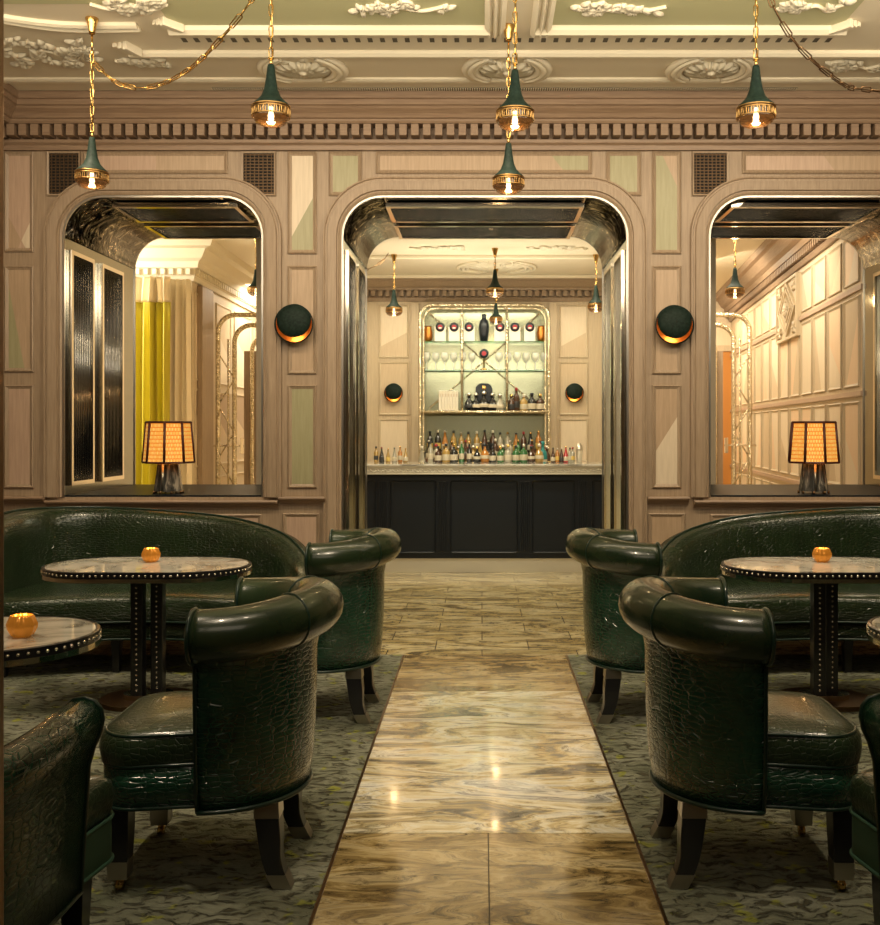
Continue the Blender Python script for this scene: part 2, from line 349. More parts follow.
    def build(s, name, mats, parent=None, loc=None, fixn=True, bevel=0.0, subsurf=0):
        me = bpy.data.meshes.new(name); me.from_pydata(s.v, [], s.f)
        if not isinstance(mats, (list, tuple)): mats = [mats]
        for mt in mats: me.materials.append(M[mt] if isinstance(mt, str) else mt)
        me.polygons.foreach_set('material_index', s.m); me.polygons.foreach_set('use_smooth', s.sm)
        if any(u for u in s.uv):
            ul = me.uv_layers.new(name='UVMap')
            for p, u in zip(me.polygons, s.uv):
                if u:
                    for li, q in zip(p.loop_indices, u): ul.data[li].uv = q
        me.update()
        if fixn:
            bm = bmesh.new(); bm.from_mesh(me); bmesh.ops.recalc_face_normals(bm, faces=bm.faces); bm.to_mesh(me); bm.free()
        o = bpy.data.objects.new(name, me); COL.objects.link(o)
        if parent: o.parent = parent
        if loc: o.location = loc
        if bevel: 
            mo = o.modifiers.new('bevel', 'BEVEL'); mo.width = bevel; mo.segments = 2; mo.limit_method = 'ANGLE'
        if subsurf:
            mo = o.modifiers.new('sub', 'SUBSURF'); mo.levels = subsurf; mo.render_levels = subsurf
        return o
def thing(name, label, cat, loc=(0, 0, 0), rz=0, group=None, tilt=None):
    o = bpy.data.objects.new(name, None); COL.objects.link(o); o.location = loc; o.rotation_euler = tilt or (0, 0, rz)
    tag(o, label, cat, group); return o
def tag(o, label, cat=None, group=None):
    o['label'] = label
    if cat: o['category'] = cat
    if group: o['group'] = group
    return o
def struct(o): o['kind'] = 'structure'; return o
def dup(root, loc, rz=0, label=None, group=None):
    def rec(o, par):
        c = o.copy(); COL.objects.link(c)
        if par: c.parent = par
        for ch in o.children: rec(ch, c)
        return c
    r = rec(root, None); r.location = loc; r.rotation_euler = (0, 0, rz)
    if label: r['label'] = label
    if group: r['group'] = group
    return r
def rrect(x0, x1, z0, z1, r, seg=8, corners=(1, 1, 1, 1)):
    """closed ccw rounded rect; corners: bl, br, tr, tl"""
    out = []
    for c, (cx, cz, a0) in enumerate([(x0+r, z0+r, PI), (x1-r, z0+r, 1.5*PI), (x1-r, z1-r, 0), (x0+r, z1-r, 0.5*PI)]):
        if corners[c]:
            for k in range(seg+1):
                a = a0+0.5*PI*k/seg; out.append((cx+r*math.cos(a), cz+r*math.sin(a)))
        else: out.append([(x0, z0), (x1, z0), (x1, z1), (x0, z1)][c])
    return out
def offs(path, d, closed):
    n = len(path); out = []
    for i in range(n):
        p = Vector(path[i])
        def nrm(a, b):
            t = (Vector(b)-Vector(a)); t.normalize(); return Vector((t.y, -t.x))
        if closed or 0 < i < n-1:
            n1 = nrm(path[i-1], path[i]); n2 = nrm(path[i], path[(i+1) % n]); m = n1+n2
            m = m/max(m.dot(m)/2, 1e-6)*1.0 if m.length > 1e-6 else n1
            out.append(p+m*d)
        elif i == 0: out.append(p+nrm(path[0], path[1])*d)
        else: out.append(p+nrm(path[-2], path[-1])*d)
    return out
def sweep2(mb, path, prof, f3, closed=False, mi=0, smooth=False, cap_close=True):
    """sweep profile [(offset in plane to the right of path, height)] along 2d path; f3(u, v, h) -> 3d point"""
    cols = [[f3(q.x, q.y, h) for q in offs(path, d, closed)] for d, h in prof]
    n = len(path); rings = [[cols[j][i] for j in range(len(prof))] for i in range(n)]
    mb.loft(rings, mi, smooth, closed_ring=cap_close, caps=True, closed=closed); return mb
def smooth_path(pts, n=8):
    """Catmull-Rom through 2d/3d points"""
    P = [Vector(p) for p in pts]; out = []
    for i in range(len(P)-1):
        p0 = P[max(i-1, 0)]; p1 = P[i]; p2 = P[i+1]; p3 = P[min(i+2, len(P)-1)]
        for k in range(n):
            t = k/n; out.append(0.5*((2*p1)+(p2-p0)*t+(2*p0-5*p1+4*p2-p3)*t*t+(3*p1-p0-3*p2+p3)*t**3))
    out.append(P[-1]); return out
def plate(name, outer, holes, y0, y1, mat, parent=None):
    """flat board in XZ with holes, thickness y0..y1, made as a filled 2d outline"""
    cu = bpy.data.curves.new(name, 'CURVE'); cu.dimensions = '2D'; cu.fill_mode = 'BOTH'
    for pts in [outer]+holes:
        sp = cu.splines.new('POLY'); sp.points.add(len(pts)-1); sp.use_cyclic_u = True
        for q, p in zip(sp.points, pts): q.co = (p[0], p[1], 0, 1)
    cu.extrude = (y1-y0)/2
    o = bpy.data.objects.new(name, cu); COL.objects.link(o)
    dg = bpy.context.evaluated_depsgraph_get(); me = bpy.data.meshes.new_from_object(o.evaluated_get(dg))
    bpy.data.objects.remove(o)
    me.transform(Matrix.Translation((0, (y0+y1)/2, 0)) @ Matrix.Rotation(PI/2, 4, 'X'))
    me.materials.clear(); me.materials.append(M[mat]); me.name = name
    o = bpy.data.objects.new(name, me); COL.objects.link(o)
    if parent: o.parent = parent
    return o

# ------------------------------------------------------------------ room shell
YW, YB = 7.10, 8.55            # front and back faces of the panelled wall
ZC = 3.78                      # lounge ceiling
def wx(px, Y=YW): return (px-CX)*Y/F
def wz(py, Y=YW): return H-(py-CY)*Y/F
XL, XR = -3.42, 4.30

mb = MB(); mb.box(XL-0.2, XR+0.2, 6.44, 19.0, -0.1, 0)
floor = struct(mb.build('floor', 'marblet'))
# aisle slabs: three slabs with fine dark joints
mb = MB()
for (x0, x1, y0, y1) in [(-0.498, 0.537, 3.60, 5.55), (-0.498, 0.537, 5.555, 6.44), (-0.498, 0.02, 1.2, 3.595), (0.024, 0.537, 1.2, 3.595), (-0.498, 0.537, -1.6, 1.196)]:
    mb.box(x0, x1, y0, y1, -0.1, 0.0, 1 if y0 < 3.5 or y0 > 5.5 else 0)
struct(mb.build('floor_aisle', ['marblep', 'marbleb']))
mb = MB(); mb.box(XL-0.2, XR+0.2, -1.6, 6.44, -0.14, -0.006); struct(mb.build('floor_base', 'pierce'))
# carpets either side of the aisle
c = MB().box(XL, -0.508, -1.5, 6.43, -0.006, 0.006).build('carpet', 'carpet'); tag(c, 'mottled green textured carpet to the left of the marble aisle', 'carpet', 'carpets beside the aisle')
c = MB().box(0.547, XR, -1.5, 6.43, -0.006, 0.006).build('carpet', 'carpet'); tag(c, 'mottled green textured carpet to the right of the marble aisle', 'carpet', 'carpets beside the aisle')
for i, x in enumerate((-0.508, 0.537)):
    struct(MB().box(x, x+0.010, -1.5, 6.43, -0.01, 0.007).build('trim_%d' % (i+1), 'bronze'))
struct(MB().box(XL-0.2, XL, -1.6, YB, 0, ZC+0.2).build('wall_left', 'wood'))
struct(MB().box(XR, XR+0.2, -1.6, YB, 0, ZC+0.2).build('wall_right', 'wood'))
struct(MB().box(XL-0.2, XR+0.2, -1.8, -1.6, 0, ZC+0.2).build('wall_front', 'wood'))
ceil = struct(MB().box(XL-0.2, XR+0.2, -1.8, YB, ZC, ZC+0.15).build('ceiling', 'plaster'))

# openings in the panelled wall
ZT, ZS = wz(195.5), wz(497)       # top of openings, sill
LX0, LX1 = wx(62.5), wx(263.5); CX0, CX1 = wx(341.5), wx(628.5); RX0, RX1 = wx(708.5), wx(942.5)
R_ = 0.29
hl = rrect(LX0, LX1, ZS, ZT, R_, 10, (0, 0, 1, 1)); hr = rrect(RX0, RX1, ZS, ZT, R_, 10, (0, 0, 1, 1))
arch = rrect(CX0, CX1, 0, ZT, R_, 10, (0, 0, 1, 1))          # bl, br, tr arc, tl arc
outer = [(XL, 0), (CX0, 0)] + list(reversed(arch[2:])) + [(CX1, 0), (XR, 0), (XR, ZC), (XL, ZC)]
wall = struct(plate('wall_back', outer, [hl, hr], YW, YB, 'wood'))

W3 = lambda u, v, h: (u, YW-h, v)
# surrounds
surp = [(0.0, -0.02), (0.0, 0.012), (0.012, 0.020), (0.022, 0.012), (0.03, 0.012), (0.034, 0.03), (0.095, 0.036), (0.10, 0.022), (0.112, 0.022), (0.118, 0.032), (0.128, 0.030), (0.135, -0.02)]
def surround(path, closed, name='archway_surround'):
    mb = MB(); sweep2(mb, path, surp, W3, closed); return struct(mb.build(name, 'wood', wall))
cpath = list(reversed(arch[2:])); cpath = [(CX0, 0)]+cpath+[(CX1, 0)]
# right-hand offset must point away from the opening: run clockwise seen from the front -> check by sign
def side_path(x0, x1):
    p = rrect(x0, x1, ZS, ZT, R_, 10, (0, 0, 1, 1)); return [(x1, ZS)]+p[2:]+[(x0, ZS)]
surround(list(reversed(cpath)), False)
for x0, x1 in ((LX0, LX1), (RX0, RX1)): surround(side_path(x0, x1), False)
# chrome inner edge beads and reveals
def reveal(path, name, mat):
    mb = MB(); sweep2(mb, path, [(-0.002, 0.0), (-0.002, -(YB-YW)), (-0.006, -(YB-YW)), (-0.006, 0.0)], W3, False, smooth=False)
    return struct(mb.build(name, mat, wall))
def bead(path, depth, name='chrome_bead'):
    mb = MB(); sweep2(mb, path, [(0.0, -depth+0.006), (-0.014, -depth+0.006), (-0.014, -depth-0.01), (0.0, -depth-0.01)], W3, False)
    return struct(mb.build(name, 'cap', wall))
# panels ------------------------------------------------------------------
def panel(parent, x0, x1, z0, z1, y, cols, cuts=(), fm='wood', depth=0.022, mat_keep=None, name='wall_panel'):
    """moulded rectangular frame with an inlaid field cut by straight marquetry lines. local: faces -y at y"""
    mb = MB(); t = 0.028
    path = [(x0, z0), (x1, z0), (x1, z1), (x0, z1)]
    f3 = lambda u, v, h: (u, y-h, v)
    sweep2(mb, path, [(0.0, 0.0), (0.0, 0.010), (-0.008, 0.016), (-0.014, 0.010), (-t, 0.003), (-t, 0.0)], f3, True, 0)
    bm = bmesh.new(); vs = [bm.verts.new(p) for p in [(x0+t, y-0.002, z0+t), (x1-t, y-0.002, z0+t), (x1-t, y-0.002, z1-t), (x0+t, y-0.002, z1-t)]]
    bm.faces.new(vs)
    W_, H_ = x1-x0, z1-z0
    for (ax, az, bx, bz) in cuts:
        a = Vector((x0+ax*W_, y, z0+az*H_)); d = Vector(((bx-ax)*W_, 0, (bz-az)*H_)); nrm = Vector((d.z, 0, -d.x))
        bmesh.ops.bisect_plane(bm, geom=bm.verts[:]+bm.edges[:]+bm.faces[:], plane_co=a, plane_no=nrm)
    for f in bm.faces:
        c = f.calc_center_median(); k = 0
        for j, (ax, az, bx, bz) in enumerate(cuts):
            a = Vector((x0+ax*W_, y, z0+az*H_)); d = Vector(((bx-ax)*W_, 0, (bz-az)*H_)); nrm = Vector((d.z, 0, -d.x))
            if (c-a).dot(nrm) > 0: k += (j+1)
        f.material_index = 1+k % len(cols)
    bm.verts.ensure_lookup_table(); o = len(mb.v)
    for i, v in enumerate(bm.verts): v.index = i; mb.v.append(v.co[:])
    for f in bm.faces: mb.f.append([o+v.index for v in f.verts]); mb.m.append(f.material_index); mb.sm.append(False); mb.uv.append(None)
    bm.free()
    return mb.build(name, [fm]+list(cols), parent)
def pw(x0, x1, y0, y1, cols, cuts=()): panel(wall, wx(x0), wx(x1), wz(y1), wz(y0), YW-0.001, cols, cuts)
pw(5, 34, 152, 252, ['rose', 'tan', 'cream'], [(0, 0.42, 0.6, 0.1), (0.55, 0.1, 1, 0.38)])
pw(5, 34, 266, 372, ['tan', 'sage', 'rose'], [(0, 1, 0.7, 0)])
pw(5, 34, 385, 488, ['rose', 'tan'])
pw(84, 228, 152, 174, ['rose', 'tan'], [(0.5, 0, 0.5, 1)])
pw(288, 317, 152, 254, ['cream', 'sage'], [(0, 0.1, 1, 0.62)])
pw(288, 317, 266, 374, ['tan', 'sage'])
pw(288, 317, 385, 488, ['sage', 'cream'])
pw(283, 320, 513, 556, ['rose', 'tan'])
pw(376, 592, 152, 174, ['sage', 'tan'], [(0.8, 1, 0.88, 0)])
pw(652, 681, 152, 254, ['tan', 'sage', 'cream'], [(0.3, 1.0, 1.05, 0.55)])
pw(652, 681, 266, 374, ['tan', 'rose'])
pw(652, 681, 385, 488, ['tan', 'cream'], [(0, 0.3, 1, 0.75)])
pw(648, 685, 513, 556, ['tan', 'rose'])
pw(742, 900, 152, 174, ['rose', 'tan'], [(0.6, 0, 0.5, 1)])
pw(329, 362, 152, 196, ['sage', 'tan']); pw(606, 641, 152, 196, ['sage', 'rose'])
pw(64, 262, 514, 560, ['rose', 'tan']); pw(710, 941, 514, 560, ['tan', 'rose'])
pw(950, 980, 152, 372, ['tan', 'rose'])
# vent grilles in the spandrels
def grille(x0, x1, y0, y1):
    a0, a1, z0, z1 = wx(x0), wx(x1), wz(y1), wz(y0)
    mb = MB(); mb.box(a0, a1, YW-0.004, YW+0.0, z0, z1, 1)
    sweep2(mb, [(a0, z0), (a1, z0), (a1, z1), (a0, z1)], [(0, 0), (0, 0.02), (-0.012, 0.016), (-0.012, 0)], W3, True, 0)
    nx = max(2, int((a1-a0)/0.028)); nz = int((z1-z0)/0.022)
    for i in range(1, nx): x = a0+(a1-a0)*i/nx; mb.box(x-0.003, x+0.003, YW-0.012, YW-0.004, z0, z1, 2)
    for i in range(1, nz): z = z0+(z1-z0)*i/nz; mb.box(a0, a1, YW-0.010, YW-0.004, z-0.0035, z+0.0035, 2)
    return mb.build('vent_grille', ['wood', 'gr1', 'gr2'], wall)
grille(48, 81, 152, 196); grille(242, 276, 152, 196); grille(692, 728, 152, 196)
# chair rail ledges and sill
def rail(x0, x1, z, name='ledge_rail', parent=wall, pr=None):
    mb = MB(); pr = pr or [(0, 0), (0, 0.055), (0.010, 0.060), (0.02, 0.055), (0.026, 0.04), (0.04, 0.03), (0.048, 0.012), (0.062, 0.010), (0.062, 0)]
    rings = [[(x, YW-h, z-d) for d, h in pr] for x in (x0, x1)]
    mb.loft(rings, 0, False); return struct(mb.build(name, 'woodh', parent))
rail(wx(280), wx(326), wz(497)+0.004); rail(wx(647), wx(688), wz(497)+0.004)
rail(XL, wx(46), wz(497)+0.004); rail(wx(47)+0.135-0.13, wx(279), wz(500)+0.0, 'sill_rail'); rail(wx(693), wx(958), wz(500)+0.0, 'sill_rail')
rail(wx(960), XR, wz(497)+0.004)
for x0, x1 in ((280, 288), (318, 326), (641, 650), (683, 692), (36, 44)):
    pass
# cornice with dentils
mb = MB()
cp = [(3.16-0.0, 0.0), (3.16, 0.02), (3.42, 0.022), (3.425, 0.05), (3.455, 0.055), (3.46, 0.07), (3.54, 0.07), (3.545, 0.10), (3.57, 0.12), (3.60, 0.13), (3.61, 0.16), (3.65, 0.19), (3.68, 0.22), (3.70, 0.225), (3.735, 0.225), (3.74, 0.25), (3.779, 0.25), (3.779, 0.0)]
cp = [(3.43, 0.0), (3.43, 0.03), (3.46, 0.035), (3.475, 0.055), (3.495, 0.06), (3.500, 0.02), (3.586, 0.02), (3.589, 0.125), (3.602, 0.135), (3.615, 0.14), (3.62, 0.155), (3.645, 0.17), (3.67, 0.20), (3.685, 0.21), (3.69, 0.225), (3.725, 0.225), (3.73, 0.24), (3.779, 0.24), (3.779, 0.0)]
mb.loft([[(x, YW-h, z) for z, h in cp] for x in (XL, XR)], 0, False)
x = XL+0.02
while x < XR: mb.box(x, x+0.052, YW-0.125, YW-0.02, 3.508, 3.586, 0); x += 0.083
struct(mb.build('cornice', ['woodh'], wall))
mb = MB(); mb.loft([[(XL+h, y, z) for z, h in cp] for y in (-1.6, YW)], 0, False)
y = -1.5
while y < YW-0.15: mb.box(XL+0.07, XL+0.115, y, y+0.05, 3.477, 3.543); y += 0.083
mb.loft([[(XR-h, y, z) for z, h in cp] for y in (-1.6, YW)], 0, False)
struct(mb.build('trim_3', 'woodh'))
# frieze boards and pilaster edge lines
mb = MB(); mb.box(XL, XR, YW-0.012, YW, wz(150), 3.44); struct(mb.build('frieze_board', 'woodh', wall))
for x in (39, 282.5, 322.5, 646.5, 687):
    pass
# left wall panelling, seen from a step aside
lw = bpy.data.objects['wall_left']
for k in range(7):
    y0 = -1.2+k*1.15
    mb = MB()
    for z0, z1 in ((0.2, 0.75), (0.95, 1.75), (1.85, 2.65), (2.75, 3.3)):
        sweep2(mb, [(y0, z0), (y0+1.0, z0), (y0+1.0, z1), (y0, z1)], [(0, 0), (0, 0.012), (-0.02, 0.012), (-0.03, 0)], lambda u, v, h: (XL+h, u, v), True)
    mb.build('wall_panel', 'wood', lw)
# near door post at the left edge of the view
struct(MB().box(-0.92, wx(4.5, 1.75), 1.62, 1.75, 0.007, ZC, 0, 0.004).build('trim_4', 'bronze'))

# reveals inside the openings
mp_l, mp_r = side_path(LX0, LX1), side_path(RX0, RX1); mp_c = list(reversed(cpath))
for p in (mp_l, mp_r, mp_c):
    reveal(p, 'mirror_reveal', 'ripple' if False else 'chromed'); bead(p, 0.0); bead(p, YB-YW)
# rippled corner coves
def cove(xc, side, zc=ZT-R_, r=R_-0.007):
    mb = MB(); n = 10; a0 = PI/2 if side < 0 else 0
    inn = [(xc+r*math.cos(a0+k*PI/2/n), zc+r*math.sin(a0+k*PI/2/n)) for k in range(n+1)]
    inn2 = [(xc+(r-0.01)*math.cos(a0+k*PI/2/n), zc+(r-0.01)*math.sin(a0+k*PI/2/n)) for k in range(n+1)]
    poly = inn+list(reversed(inn2))
    mb.loft([[(u, y, v) for u, v in poly] for y in (YW+0.02, YB-0.02)], 0, True); return struct(mb.build('rippled_cove', 'ripple', wall))
for x0, x1 in ((LX0, LX1), (CX0, CX1), (RX0, RX1)): cove(x0+R_, -1); cove(x1-R_, 1)
# dark glass sills
for x0, x1 in ((LX0, LX1), (RX0, RX1)):
    mb = MB(); mb.box(x0+0.012, x1-0.012, YW+0.01, YB-0.03, ZS+0.0, ZS+0.012, 0); mb.box(x0+0.012, x1-0.012, YB-0.05, YB-0.03, ZS+0.012, wz(488, YB), 0)
    struct(mb.build('sill_glass', 'blackgloss', wall))

# louvred fluted panels on reveals
def fluted(mb, L, Hh, along):
    """chrome frame L x Hh with fluted dark rods; local u along, v other, thickness 0.03 towards +w"""
def fluted_panel(label, origin, U, V, N, L, Hh, group, rods_along_u=False, mat='black'):
    """U,V unit vectors in plane, N outward; origin lower corner"""
    T = Matrix((( U[0], V[0], N[0], origin[0]), (U[1], V[1], N[1], origin[1]), (U[2], V[2], N[2], origin[2]), (0, 0, 0, 1)))
    t = thing('fluted_panel', label, 'decorative panel', origin, 0, group)
    T = Matrix.Translation(-Vector(origin)) @ T
    fr = MB(); b = 0.030
    for (a, c_, d, e) in ((0, L, 0, b), (0, L, Hh-b, Hh), (0, b, b, Hh-b), (L-b, L, b, Hh-b)):
        fr.box(a, c_, d, e, 0.0, 0.035, 0, 0, T)
    fr.build('frame', 'chrome', t)
    g = MB(); g.box(b, L-b, b, Hh-b, 0.0, 0.008, 1, 0, T)
    n = int(((Hh if rods_along_u else L)-2*b)/0.030); span = (Hh if rods_along_u else L)-2*b
    for i in range(n):
        c0 = b+span*(i+0.5)/n
        ring = [(math.cos(a)*0.0085, math.sin(a)*0.012) for a in [PI*k/5 for k in range(6)]]
        if rods_along_u: rr = [[(u, c0+p, 0.008+q) for p, q in ring] for u in (b, L-b)]
        else: rr = [[(c0+p, v, 0.008+q) for p, q in ring] for v in (b, Hh-b)]
        g.loft(rr, 0, True, T=T)
    g.build('fluted_glass', [mat, 'black'], t); return t
M['flute'] = pbr('dark_fluted_glass', (0.30, 0.30, 0.29), 0.2, 1.0)
M['fluteo'] = pbr('black_fluted_glass', (0.04, 0.05, 0.06), 0.2, 0.6)
M['flutel'] = pbr('silver_fluted_glass', (0.72, 0.70, 0.60), 0.25, 0.5)
zlo, zhi = 1.05, 2.74
for i, (y0, y1, w_) in enumerate(((7.16, 7.58, 'nearer'), (7.74, 8.20, 'farther'))):
    fluted_panel('dark fluted panel on the left side of the curtained opening, %s of two' % w_, (LX0+0.008, y0, zlo), (0, 1, 0), (0, 0, 1), (1, 0, 0), y1-y0, zhi-zlo, 'upright fluted panels', mat='flute')
    fluted_panel('dark fluted panel on the left side of the central opening, %s of two' % w_, (CX0+0.008, y0, 0.10), (0, 1, 0), (0, 0, 1), (1, 0, 0), y1-y0, zhi-0.10, 'upright fluted panels', mat='flute')
    fluted_panel('silver fluted panel on the right side of the central opening, %s of two' % w_, (CX1-0.008, y0, 0.10), (0, 1, 0), (0, 0, 1), (-1, 0, 0), y1-y0, zhi-0.10, 'upright fluted panels', mat='flutel')
fluted_panel('tall dark fluted panel in chrome frame on the right side of the right-hand opening', (RX1-0.008, 7.75, zlo), (0, 1, 0), (0, 0, 1), (-1, 0, 0), 0.5, zhi-zlo, 'upright fluted panels', mat='flutel')
for (x0, x1, nm) in ((LX0+0.30, LX1-0.22, 'left-hand'), (CX0+0.30, CX1-0.30, 'central'), (RX0+0.2, RX1-0.35, 'right-hand')):
    for (y0, y1, w_) in ((7.25, 7.78, 'nearer'), (7.92, 8.45, 'farther')):
        fluted_panel('dark overhead fluted panel under the top of the %s opening, %s of two' % (nm, w_), (x0, y0, ZT-0.016), (1, 0, 0), (0, 1, 0), (0, 0, -1), x1-x0, y1-y0, 'overhead fluted panels', True, 'fluteo')

# ------------------------------------------------------------------ lounge ceiling plaster
C3 = lambda u, v, h: (u, v, ZC-h)
def cmould(name, path, prof, closed=False, mat='plasterw'):
    mb = MB(); sweep2(mb, path, prof, C3, closed); return struct(mb.build(name, mat, ceil))
def cy(py): return (ZC-H)*F/(CY-py)          # depth of a ceiling point seen at pixel row py
def cxx(px, py): return (px-CX)*cy(py)/F
m1 = [(-0.03, 0), (-0.03, 0.02), (-0.012, 0.035), (0.012, 0.035), (0.03, 0.02), (0.03, 0)]
cmould('plaster_band', [(XL, cy(79.5)), (XR, cy(79.5))], [(-0.04, 0), (-0.04, 0.012), (-0.02, 0.02), (0.02, 0.02), (0.04, 0.012), (0.04, 0)])
cmould('plaster_band', [(cxx(130, 53), cy(52)), (XR, cy(52))], m1)
cmould('plaster_band', [(cxx(170, 28), cy(28)), (cxx(490, 28), cy(28))], [(-0.05, 0), (-0.05, 0.015), (-0.02, 0.04), (0.02, 0.05), (0.05, 0.03), (0.05, 0)])
cmould('plaster_band', [(cxx(535, 28), cy(28)), (cxx(845, 28), cy(28))], [(-0.05, 0), (-0.05, 0.015), (-0.02, 0.04), (0.02, 0.05), (0.05, 0.03), (0.05, 0)])
for px in (495, 541):
    cmould('plaster_rib', [(cxx(px, 26), 3.0), (cxx(px, 26), cy(31))], [(-0.06, 0), (-0.06, 0.025), (-0.035, 0.045), (-0.015, 0.02), (0.0, 0.05), (0.02, 0.02), (0.035, 0.045), (0.06, 0.025), (0.06, 0)])
# green fields
for px0, px1, w_ in ((172, 488, 'left'), (548, 842, 'right')):
    struct(MB().box(cxx(px0, 24), cxx(px1, 24), 3.0, cy(24), ZC-0.006, ZC).build('green_field', 'green', ceil))
struct(MB().box(XL+0.4, cxx(150, 5), 3.0, cy(3), ZC-0.006, ZC).build('green_field', 'green', ceil))
# curved ribs of the left corner
for k in range(2):
    pts = smooth_path([(XL+0.15+k*0.07, 4.6), (XL+0.35+k*0.06, 5.35), (XL+0.9, 5.75-k*0.06), (cxx(140, 27), cy(27)-0.0-k*0.05)], 6)
    cmould('plaster_rib', [(p.x, p.y) for p in pts], [(-0.02, 0), (-0.02, 0.02), (0, 0.03), (0.02, 0.02), (0.02, 0)])
def mitre_block(px, py, a):
    mb = MB(); T = Matrix.Translation((cxx(px, py), cy(py), ZC)) @ Matrix.Rotation(a, 4, 'Z')
    for i in range(3): mb.box(-0.07, 0.07, -0.055+i*0.038, -0.025+i*0.038, -0.05+0.012*i, 0, 0, 0.004, T)
    struct(mb.build('plaster_mitre', 'plasterw', ceil))
mitre_block(168, 22, 0.9); mitre_block(845, 24, -0.9); mitre_block(127, 46, 1.2)
# pierced dot row and vent slot
mb = MB(); x = cxx(182, 40)
while x < cxx(830, 40): mb.box(x, x+0.028, cy(42), cy(38), ZC-0.002, ZC, 0); x += 0.074
struct(mb.build('pierced_row', 'pierce', ceil))
mb = MB(); mb.box(cxx(212, 88.5), cxx(797, 88.5), cy(87.6), cy(90), ZC-0.003, ZC, 0)
x = cxx(212, 89)
while x < cxx(797, 89): mb.box(x, x+0.008, cy(87.6), cy(90), ZC-0.006, ZC-0.003, 1); x += 0.016
struct(mb.build('vent_slot', ['pierce', 'plasterw'], ceil))

def petal(mb, T, L, W_, h0, droop=0.3, n=6):
    """leaf shaped lobe along +x, bulging down (-z)"""
    rings = []
    for i in range(n+1):
        t = i/n; w2 = W_*math.sin(PI*min(1, (t*0.92+0.06)))**0.7; z = -h0*math.sin(PI*t*0.8+0.2)-0.002
        rings.append([(L*t, -w2, 0), (L*t, -w2*0.55, z*0.9), (L*t, 0, z*0.6), (L*t, w2*0.55, z*0.9), (L*t, w2, 0)])
    mb.loft(rings, 0, True, closed_ring=False, T=T)
def scroll(mb, T, r0, turns, th=0.012, n=26, flip=1, sq=1.0):
    pts = []; rs = []
    for i in range(n+1):
        t = i/n; a = t*turns*2*PI; r = r0*(1-t)**0.9+0.004
        pts.append((r*math.cos(a), flip*r*math.sin(a)*sq, -th*0.6)); rs.append(th*(1.0-0.45*t))
    mb.tube(pts, rs, 6, 0, T=T)
def medallion(label, x, y, group='shell medallions on the ceiling', s=1.0):
    t = thing('ceiling_medallion', label, 'ceiling medallion', (x, y, ZC), 0, group)
    mb = MB()
    for k in range(18):
        a = 2*PI*k/18; petal(mb, Matrix.Translation((0.03*math.cos(a), 0.02*math.sin(a), 0)) @ Matrix.Rotation(a, 4, 'Z'), (0.125+0.03*math.cos(2*a))*s, 0.024*s, 0.042)
    for k in range(12):
        a = 2*PI*(k+0.5)/12; petal(mb, Matrix.Translation((0, 0, -0.012)) @ Matrix.Rotation(a, 4, 'Z'), 0.085*s, 0.018*s, 0.028)
    mb.lathe([(0.001, -0.05), (0.02, -0.046), (0.032, -0.02), (0.034, 0)], 14)
    for k in range(14):
        a = 2*PI*k/14+0.2; petal(mb, Matrix.Translation((0.12*s*math.cos(a)*1.15, 0.12*s*math.sin(a), 0)) @ Matrix.Rotation(a+0.8*(-1)**k, 4, 'Z'), 0.06*s, 0.015*s, 0.018)
    mb.build('flower', 'plasterw', t, fixn=False)
    for sgn in (-1, 1):
        mb = MB(); 
        for rr, hh in ((0.235, 0.05), (0.205, 0.035), (0.268, 0.03)):
            pts = [(sgn*rr*s*math.cos(a), rr*s*1.0*math.sin(a), -hh*0.4) for a in [(-1.05+2.1*i/16) for i in range(17)]]
            mb.tube(pts, [0.007+0.018*math.sin(PI*(i+1)/18) for i in range(17)], 6, 0)
        for e in (-1, 1): scroll(mb, Matrix.Translation((sgn*0.10*s, e*0.215*s, 0)), 0.035*s, 1.2, 0.010, 14, e*sgn)
        mb.build('scroll', 'plasterw', t)
    return t
medallion('carved shell medallion on the ceiling, leftmost of the three', cxx(303, 68), cy(68))
medallion('carved shell medallion on the ceiling behind the middle pendant lamp', cxx(507, 68), cy(68))
medallion('carved shell medallion on the ceiling, rightmost of the three', cxx(711, 68), cy(68))
def foliage(label, x, y, w_, d, n, seed, rz=0):
    rnd = random.Random(seed)
    t = thing('plaster_ornament', label, 'ceiling ornament', (x, y, ZC-0.004), rz, 'foliage ornaments on the ceiling')
    mb = MB(); st = MB()
    for k in range(n):
        u = rnd.uniform(-w_/2, w_/2); v = rnd.uniform(-d/2, d/2)
        T0 = Matrix.Translation((u, v, 0))
        if rnd.random() < 0.5:
            r0 = rnd.uniform(0.025, 0.06); scroll(st, T0 @ Matrix.Rotation(rnd.uniform(0, 6.28), 4, 'Z'), r0, rnd.uniform(0.8, 1.4), rnd.uniform(0.009, 0.014), 16, rnd.choice((-1, 1)))
        for j in range(rnd.randint(3, 7)):
            a = rnd.uniform(0, 6.28); petal(mb, T0 @ Matrix.Rotation(a, 4, 'Z'), rnd.uniform(0.04, 0.085), rnd.uniform(0.010, 0.020), 0.028, n=5)
    pts = smooth_path([(-w_/2, -d*0.2, -0.008), (-w_/4, d*0.3, -0.01), (0, -d*0.1, -0.01), (w_/4, d*0.3, -0.01), (w_/2, -d*0.2, -0.008)], 6)
    st.tube(pts, 0.012, 6)
    mb.build('leaves', 'plasterw', t, fixn=False); st.build('stem', 'plasterw', t); return t
foliage('plaster foliage cluster at the far left of the ceiling above the near lamp', cxx(45, 50), cy(50), 0.55, 0.42, 26, 1)
foliage('small plaster leaf scroll on the ceiling right of the left lamp canopy', cxx(140, 60), cy(60), 0.30, 0.12, 6, 2)
